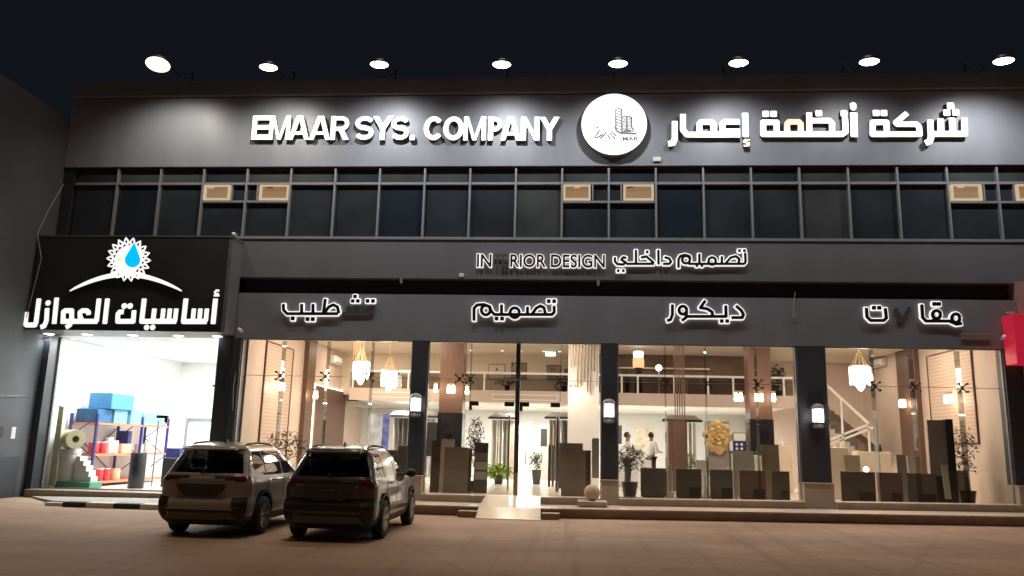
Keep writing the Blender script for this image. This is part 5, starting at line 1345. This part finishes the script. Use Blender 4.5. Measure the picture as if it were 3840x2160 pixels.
# ================================================================ parked cars
def lerp_tab(tab, z):
    for (z0, v0), (z1, v1) in zip(tab, tab[1:]):
        if z <= z1:
            t = (z-z0)/(z1-z0); t = max(0, min(1, t)); return v0+(v1-v0)*t
    return tab[-1][1]
XRt = [(.22, .16), (.30, .09), (.40, .03), (.52, .0), (.62, .01), (.68, .05), (.74, .075), (.90, .06), (1.02, .055), (1.08, .085), (1.14, .13), (1.30, .235), (1.46, .35), (1.53, .36), (1.57, .30), (1.60, .33), (1.63, .48), (1.655, .78), (1.675, 1.3), (1.682, 1.75)]
XFt = [(.22, 4.20), (.32, 4.34), (.5, 4.42), (.7, 4.42), (.85, 4.36), (.95, 4.22), (1.02, 3.95), (1.06, 3.55), (1.10, 3.36), (1.30, 2.98), (1.46, 2.68), (1.55, 2.46), (1.60, 2.34), (1.63, 2.22), (1.655, 2.08), (1.675, 1.95), (1.682, 1.85)]
HWt = [(.22, .70), (.30, .79), (.42, .835), (.6, .85), (.8, .85), (.92, .845), (1.0, .83), (1.06, .80), (1.12, .775), (1.3, .72), (1.46, .655), (1.53, .62), (1.58, .58), (1.62, .52), (1.655, .40), (1.675, .22), (1.682, .05)]
def body_grid():
    zs = sorted(set([.22+.0245*i for i in range(57)]+[1.60, 1.615, 1.63, 1.643, 1.655, 1.665, 1.675, 1.682]))
    zs = [z for z in zs if z <= 1.6825]
    ring = []
    for z in zs:
        xr, xf, w = lerp_tab(XRt, z), lerp_tab(XFt, z), lerp_tab(HWt, z)
        L = xf-xr; rc = min(.33, w*.55, L*.3); fc = min(.55, w*.75, L*.35)
        half = []
        nr, nc, ns, nf, ne = 22, 12, 124, 12, 10
        bow = lambda y: .085*(y/.85)**2
        for i in range(nr): y = (w-rc)*i/nr; half.append((xr+bow(y), y))
        e = 2.4
        for i in range(nc):
            t = math.pi/2*i/nc; sx_ = rc*(1-math.cos(t)**(2/e)); sy_ = rc*math.sin(t)**(2/e)
            half.append((xr+bow(w-rc)+sx_, w-rc+sy_))
        x0 = xr+bow(w-rc)+rc; x1 = xf-fc
        for i in range(ns):
            x = x0+(x1-x0)*i/ns; half.append((x, w-.018*((x-2.2)/2.2)**2*(1 if z < 1.05 else .5)))
        wl = w-.018*((x1-2.2)/2.2)**2
        for i in range(nf): t = math.pi/2*i/nf; half.append((x1+fc*math.sin(t), (wl-fc*.6)+fc*.6*math.cos(t)))
        for i in range(ne+1): half.append((xf+.03*(i/ne), (wl-fc*.6)*(1-i/ne)))
        full = half+[(x, -y) for x, y in half[-2:0:-1]]
        ring.append([(x, y, z) for x, y in full])
    return zs, ring
ZS_, RING_ = body_grid(); NR_ = len(RING_[0]); WR = .345; WX = (.985, 3.67)
def region(c):
    x, y, z = c; ay = abs(y); w = lerp_tab(HWt, z); xr = lerp_tab(XRt, z); xf = lerp_tab(XFt, z)
    for wx in WX:
        d = math.hypot(x-wx, z-WR)
        if ay > .5 and d < .415 and z < .90: return None
        if ay > .60 and d < .475 and z < .95: return 'wheel_arch_trim'
    rear = x < xr+.24 and ay < w-.03
    if rear:
        if 1.135 < z < 1.535 and ay < w-.075 and not (z > 1.47 and ay > w-.13): return 'rear_window'
        if .325 <= z < .445 and ay < .66-(z-.325)*.9: return 'skid_plate'
        if z < .50 or (z < .70 and ay > .56+(.70-z)*.30 and x < .5): return 'bumper_trim'
    if x < .46 and ay > .52 and .945+.11*(x/.46) < z < 1.072 and (x > .16 or z > .965+.25*max(0, (.70-ay))): return 'tail_light'
    if rear and .22 < ay <= .53 and 1.0+.14*(.53-ay) < z < 1.07: return 'tail_garnish'
    if z < .36: return 'bumper_trim'
    if x > xf-.14 and 1.10 < z < 1.55 and ay < w-.05 and z > 1.09: return 'windscreen'
    if ay > w-.05 and 1.085 < z < 1.525 and x < xf-.10 and x > xr+.26:
        if x < 1.0 and z < 1.085+.13*(1.0-x)/.5: return 'body'
        if x < .75 and z > 1.525-.10*(.75-x)/.3: return 'body'
        if abs(x-2.02-.0*(z)) < .035 or abs(x-1.12+(z-1.3)*.1) < .028: return 'window_pillar'
        return 'side_window'
    return 'body'
def make_car(name, label, paint, loc, rz, plate=True):
    t = bpy.data.objects.new(name, None); COL.objects.link(t); t.location = loc; t.rotation_euler = (0, 0, rz)
    tag(t, label, 'car')
    parts = {}
    V = [v for r in RING_ for v in r]
    for i in range(len(ZS_)-1):
        for k in range(NR_):
            q = (i*NR_+k, i*NR_+(k+1) % NR_, (i+1)*NR_+(k+1) % NR_, (i+1)*NR_+k)
            c = tuple(sum(V[j][a] for j in q)/4 for a in range(3))
            r_ = region(c)
            if r_ is None: continue
            if r_ in ('side_window', 'tail_light', 'tail_garnish', 'wheel_arch_trim', 'window_pillar'): r_ += '+' if c[1] > 0 else '-'
            if r_[:5] == 'wheel': r_ += 'r' if c[0] < 2.2 else 'f'
            if r_[:8] == 'window_p': r_ += 'r' if c[0] < 1.6 else 'f'
            parts.setdefault(r_, []).append(q)
    parts['body'].append(tuple((len(ZS_)-1)*NR_+k for k in range(NR_)))
    mm = {'body': paint, 'rear_window': 'car_glass', 'windscreen': 'car_glass_side', 'side_window': 'car_glass_side', 'tail_light': 'tail', 'tail_garnish': 'clad', 'skid_plate': 'skid',
          'wheel_arch_trim': 'clad', 'bumper_trim': 'clad', 'window_pillar': 'clad'}
    for r_, fs in parts.items():
        kind_ = r_.split('+')[0].split('-')[0]
        used = sorted({j for f in fs for j in f}); ix = {j: n for n, j in enumerate(used)}
        vs = []
        for j in used:
            x, y, z = V[j]
            if kind_ in ('wheel_arch_trim', 'bumper_trim') and abs(y) > .4: y *= 1.012
            # soft waist line and hollow of the doors
            if r_ == 'body' and abs(y) > .7 and .5 < z < 1.0: y -= math.copysign(.022*math.sin((z-.5)/.5*math.pi)**2*(1 if .4 < x < 4 else .3), y)
            vs.append((x, y, z))
        mb = MB().add(vs, [tuple(ix[j] for j in f) for f in fs])
        mesh(kind_, mb, mm[kind_], t, True, local=True)
    # wheels
    for wx in WX:
        for sy_ in (-1, 1):
            yo = .79*sy_
            w = mesh('wheel', MB().lathe([(.10, -.09), (.20, -.10), (.20, .02), (.10, .03)], (wx, yo-.02*sy_, WR), 28, 'y'), 'rim_dk', t, True, local=True)
            mesh('tyre', MB().lathe([(.215, -.105), (.30, -.11), (.338, -.09), (.345, -.05), (.345, .05), (.338, .09), (.30, .11), (.215, .105), (.215, -.105)], (wx, yo-.03*sy_, WR), 40, 'y', False), 'tyre', w, True, local=True)
            r_ = MB()
            for k in range(5):
                a = 2*math.pi*k/5+.3
                for da in (-.13, .13):
                    r_.bar((wx+.045*math.cos(a), yo+.055*sy_, WR+.045*math.sin(a)), (wx+.205*math.cos(a+da), yo+.065*sy_, WR+.205*math.sin(a+da)), .034, .03)
            r_.lathe([(.20, .045), (.218, .06), (.218, .075), (.205, .078)] if sy_ > 0 else [(.20, -.045), (.218, -.06), (.218, -.075), (.205, -.078)], (wx, yo, WR), 40, 'y', False)
            r_.lathe([(1e-4, .07*sy_), (.05, .065*sy_), (.055, .05*sy_)], (wx, yo, WR), 14, 'y')
            mesh('rim', r_, 'rim', w, False, local=True)
    # inside: floor, seats, dark lining
    mesh('floor_pan', MB().box(.35, 4.1, -.60, .60, .26, .50).box(.25, .34, -.72, .72, .42, 1.0), 'seat', t, local=True)
    for x in (.95, 1.75, 2.55):
        sm = MB()
        for y in ((-.42, 0, .42) if x < 2 else (-.38, .38)):
            hw_ = .21 if x < 2 else .25
            sm.add([(x, y-hw_, .50), (x, y+hw_, .50), (x-.16, y+hw_*.9, 1.16), (x-.16, y-hw_*.9, 1.16), (x+.14, y-hw_, .5), (x+.14, y+hw_, .5), (x-.06, y+hw_*.9, 1.16), (x-.06, y-hw_*.9, 1.16)],
                   [(0, 1, 2, 3), (7, 6, 5, 4), (0, 4, 5, 1), (1, 5, 6, 2), (2, 6, 7, 3), (3, 7, 4, 0)])
            sm.box(x-.20, x-.10, y-.12, y+.12, 1.20, 1.36, .03)
        mesh('seats', sm, 'seat', t, local=True)
    mesh('dashboard', MB().box(3.0, 3.35, -.68, .68, .85, 1.08, .04).lathe([(.17, -.012), (.185, 0), (.17, .012)], (2.95, .36, 1.05), 20, 'x'), 'seat', t, local=True)
    # details
    for sy_ in (-1, 1):
        m_ = MB().sphere((2.98, .93*sy_, 1.12), .5, 10, (.16, .22, .18)).bar((3.0, .78*sy_, 1.09), (3.0, .86*sy_, 1.11), .06, .04)
        mesh('wing_mirror', m_, 'clad', t, True, local=True)
        rp_ = [(.60, .515*sy_, 1.605), (.78, .51*sy_, 1.645), (1.2, .50*sy_, 1.668), (1.8, .49*sy_, 1.662), (2.10, .49*sy_, 1.625)]
        mesh('roof_rail', MB().tube(rp_, [.012, .02, .022, .02, .012], 8), 'clad', t, True, local=True)
        for x in (1.45, 2.35): mesh('door_handle', MB().tube([(x-.10, .838*sy_, .985), (x-.06, .868*sy_, .99), (x+.06, .868*sy_, .99), (x+.10, .838*sy_, .985)], .014, 8), paint, t, True, local=True)
    dl_ = MB()
    for sy_ in (-1, 1):
        for x in (1.13, 2.03, 3.02): dl_.box(x-.004, x+.004, min(sy_*.842, sy_*.836), max(sy_*.842, sy_*.836), .48, 1.05)
    mesh('door_gap', dl_, 'clad', t, local=True)
    mesh('rear_chrome_strip', MB().add([(.072, -.60, 1.095), (.055, -.15, 1.078), (.055, .15, 1.078), (.072, .60, 1.095), (.072, .60, 1.108), (.055, .15, 1.092), (.055, -.15, 1.092), (.072, -.60, 1.108)], [(0, 1, 6, 7), (1, 2, 5, 6), (2, 3, 4, 5)]), 'silver', t, local=True)
    tp_ = [(-.46, .93), (.46, .93), (.40, .80), (.27, .715), (-.27, .715), (-.40, .80)]
    mesh('tailgate_panel', MB().add([(.046, a_, b_) for a_, b_ in tp_]+[(.075, a_, b_) for a_, b_ in tp_], [(0, 1, 2, 3, 4, 5)]+[(i, i+6, (i+1) % 6+6, (i+1) % 6) for i in range(6)]), 'clad_soft', t, local=True)
    mesh('number_plate', MB().box(.034, .043, -.16, .16, .745, .885, .003), 'plate', t, local=True)
    mesh('badge', MB().box(.048, .056, .44, .58, .955, .985).box(.05, .058, -.54, -.49, .93, .97), 'silver', t, local=True)
    for sy_ in (-1, 1): mesh('reflector', MB().box(.03, .055, min(.56*sy_, .74*sy_), max(.56*sy_, .74*sy_), .52, .55), 'tail', t, local=True)
    mesh('wiper', MB().bar((.105, .02, 1.15), (.125, -.34, 1.19), .012, .014).cyl((.10, .02, 1.14), (.135, .02, 1.15), .025, n=10), 'clad', t, local=True)
    mesh('spoiler', MB().add([(.22, -.50, 1.555), (.22, .50, 1.555), (.45, .52, 1.60), (.45, -.52, 1.60), (.24, -.50, 1.535), (.24, .50, 1.535), (.45, .52, 1.56), (.45, -.52, 1.56)], [(0, 1, 2, 3), (7, 6, 5, 4), (0, 4, 5, 1), (1, 5, 6, 2), (2, 6, 7, 3), (3, 7, 4, 0)]), paint, t, local=True)
    mesh('aerial', MB().add([(.95, -.02, 1.665), (.95, .02, 1.665), (1.12, .02, 1.68), (1.12, -.02, 1.68), (.98, 0, 1.745)], [(0, 1, 4), (1, 2, 4), (2, 3, 4), (3, 0, 4)]), 'clad', t, local=True)
    mesh('exhaust', MB().cyl((.05, -.45, .27), (.35, -.45, .28), .03, n=10), 'clad', t, local=True)
    return t
make_car('parked_car', 'white compact off-road car parked nose in, left of the two', 'paint_w', (8.46, -7.78, 0), R(90.6))
make_car('parked_car', 'dark bronze compact off-road car parked nose in, right of the two', 'paint_d', (10.79, -7.80, 0), R(90.6))

# ================================================================ people behind the third window
def skin_fig(name, verts, edges, radii, m, parent, root=0, levels=2):
    me = bpy.data.meshes.new(name); me.from_pydata(verts, edges, []); me.update(); me.materials.append(M[m])
    o = bpy.data.objects.new(name, me); link(o, parent); o.location = -_world(parent) if parent else (0, 0, 0)
    s = o.modifiers.new('skin', 'SKIN'); s.use_smooth_shade = True
    for i, r_ in enumerate(radii):
        d = me.skin_vertices[0].data[i]; d.radius = r_ if isinstance(r_, tuple) else (r_, r_); d.use_root = (i == root)
    sub = o.modifiers.new('sub', 'SUBSURF'); sub.levels = levels; sub.render_levels = levels
    return o
def person(x, y, zf, face, label, pose):
    """face: direction the figure faces (unit, in plan); pose: arm bends"""
    t = thing('person', label, 'person', (x, y, zf))
    fx, fy = face; sx_, sy_ = fy, -fx           # right-hand side of the figure
    def P(f, s, z): return (x+fx*f+sx_*s, y+fy*f+sy_*s, zf+z)
    H = pose['h']; k = H/1.75
    V = []; E = []; Rr = []
    def v(p, r, par=None):
        V.append(P(p[0]*k, p[1]*k, p[2]*k)); Rr.append(r*k if not isinstance(r, tuple) else tuple(a*k for a in r))
        if par is not None: E.append((par, len(V)-1))
        return len(V)-1
    pel = v((0, 0, .95), .105); wst = v((.01, 0, 1.10), .095, pel); ch = v((.01, 0, 1.30), .11, wst); nk = v((.0, 0, 1.46), (.075, .07), ch)
    hb = v((.015, 0, 1.55), (.062, .066), nk); hd = v((.03, 0, 1.645), (.078, .096), hb); tp = v((.025, 0, 1.72), (.062, .075), hd)
    nose = v((.125, 0, 1.625), .014, hd)
    hands = []
    for s in (-1, 1):
        hip = v((0, .09*s, .90), .085, pel); kn = v((.02, .10*s, .50), .058, hip); an = v((-.01, .10*s, .09), .042, kn); ft = v((.06, .11*s, .035), .035, an); v((.17, .12*s, .028), .028, ft)
        sh = v((0, .17*s, 1.40), .058, ch); a = pose['arm'][0 if s < 0 else 1]
        el = v(a[0], .042, sh); wr = v(a[1], .026, el); hands.append((wr, a))
        d = Vector(a[1])-Vector(a[0]); d.normalize(); side = d.cross(Vector((0, 0, 1))); side = side.normalized() if side.length > .1 else Vector((0, 1, 0))
        pm_ = Vector(a[1])+d*.07; pv_ = v(tuple(pm_), (.036, .018), wr)
        for f in range(4):
            b0 = pm_+d*.03+side*(.026-.0175*f); ln = (.062, .072, .068, .05)[f]
            f1 = v(tuple(b0), .009, pv_); f2 = v(tuple(b0+d*ln*.5+Vector((0, 0, -.008))), .0085, f1); v(tuple(b0+d*ln*.9+Vector((0, 0, -.03))), .0075, f2)
        th = v(tuple(Vector(a[1])+d*.03+side*.035*(1 if s > 0 else -1)), .010, wr); v(tuple(Vector(a[1])+d*.075+side*.055*(1 if s > 0 else -1)), .009, th)
    skin_fig('body', V, E, Rr, 'skin', t, pel)
    # shirt over chest and arms, trousers over the legs
    V, E, Rr = [], [], []
    r0 = v((.01, 0, .93), .155); a1 = v((.01, 0, 1.10), .150, r0); a2 = v((.01, 0, 1.30), .165, a1); v((.0, 0, 1.45), .095, a2)
    for s in (-1, 1):
        a = pose['arm'][0 if s < 0 else 1]
        sh = v((0, .17*s, 1.40), .080, a2); el = v(a[0], .062, sh); q = Vector(a[0])+(Vector(a[1])-Vector(a[0]))*pose.get('sleeve', .9); v(tuple(q), .048, el)
    skin_fig('shirt', V, E, Rr, 'shirt', t, r0)
    V, E, Rr = [], [], []
    r0 = v((0, 0, .95), .135)
    for s in (-1, 1):
        hip = v((0, .085*s, .86), .105, r0); kn = v((.02, .10*s, .50), .078, hip); v((-.01, .10*s, .10), .062, kn)
    skin_fig('trousers', V, E, Rr, 'trouser', t, r0)
    hm = MB().sphere((0, 0, 0), 1, 10); keep = MB()
    vs = [P((-.002+q[0]*.112)*k, q[1]*.094*k, (1.665+q[2]*.105)*k) for q in hm.v]
    fs = [f for f in hm.f if not (sum(hm.v[i][0] for i in f)/len(f) > .25 and sum(hm.v[i][2] for i in f)/len(f) < .45) and sum(hm.v[i][2] for i in f)/len(f) > -.75]
    mesh('hair', keep.add(vs, fs), 'hair', t, True)
    fm = MB()
    for s in (-1, 1):
        q = P(.108*k, .032*s*k, 1.652*k); fm.sphere(q, .011*k, 6)
    mesh('eyes', fm, 'hair', t, True)
    mesh('shoes', MB().sphere(P(.07*k, -.11*k, .04*k), 1, 8, (.06+.08*abs(fx), .06+.08*abs(fy), .045)).sphere(P(.07*k, .11*k, .04*k), 1, 8, (.06+.08*abs(fx), .06+.08*abs(fy), .045)), 'board_k', t, True)
    return t
person(16.98, 6.05, ZFL, (.94, -.34), 'person in a white shirt seen from the side above the small tree', {'h': 1.86, 'arm': [((.02, -.24, 1.12), (.26, -.15, 1.06)), ((.04, .24, 1.12), (.28, .13, 1.07))]})
person(17.82, 6.35, ZFL+.12, (.75, .66), 'person in a white shirt and dark trousers turned away at the white counter', {'h': 1.76, 'arm': [((.06, -.25, 1.12), (.28, -.18, 1.08)), ((.05, .25, 1.12), (.30, .16, 1.10))]})
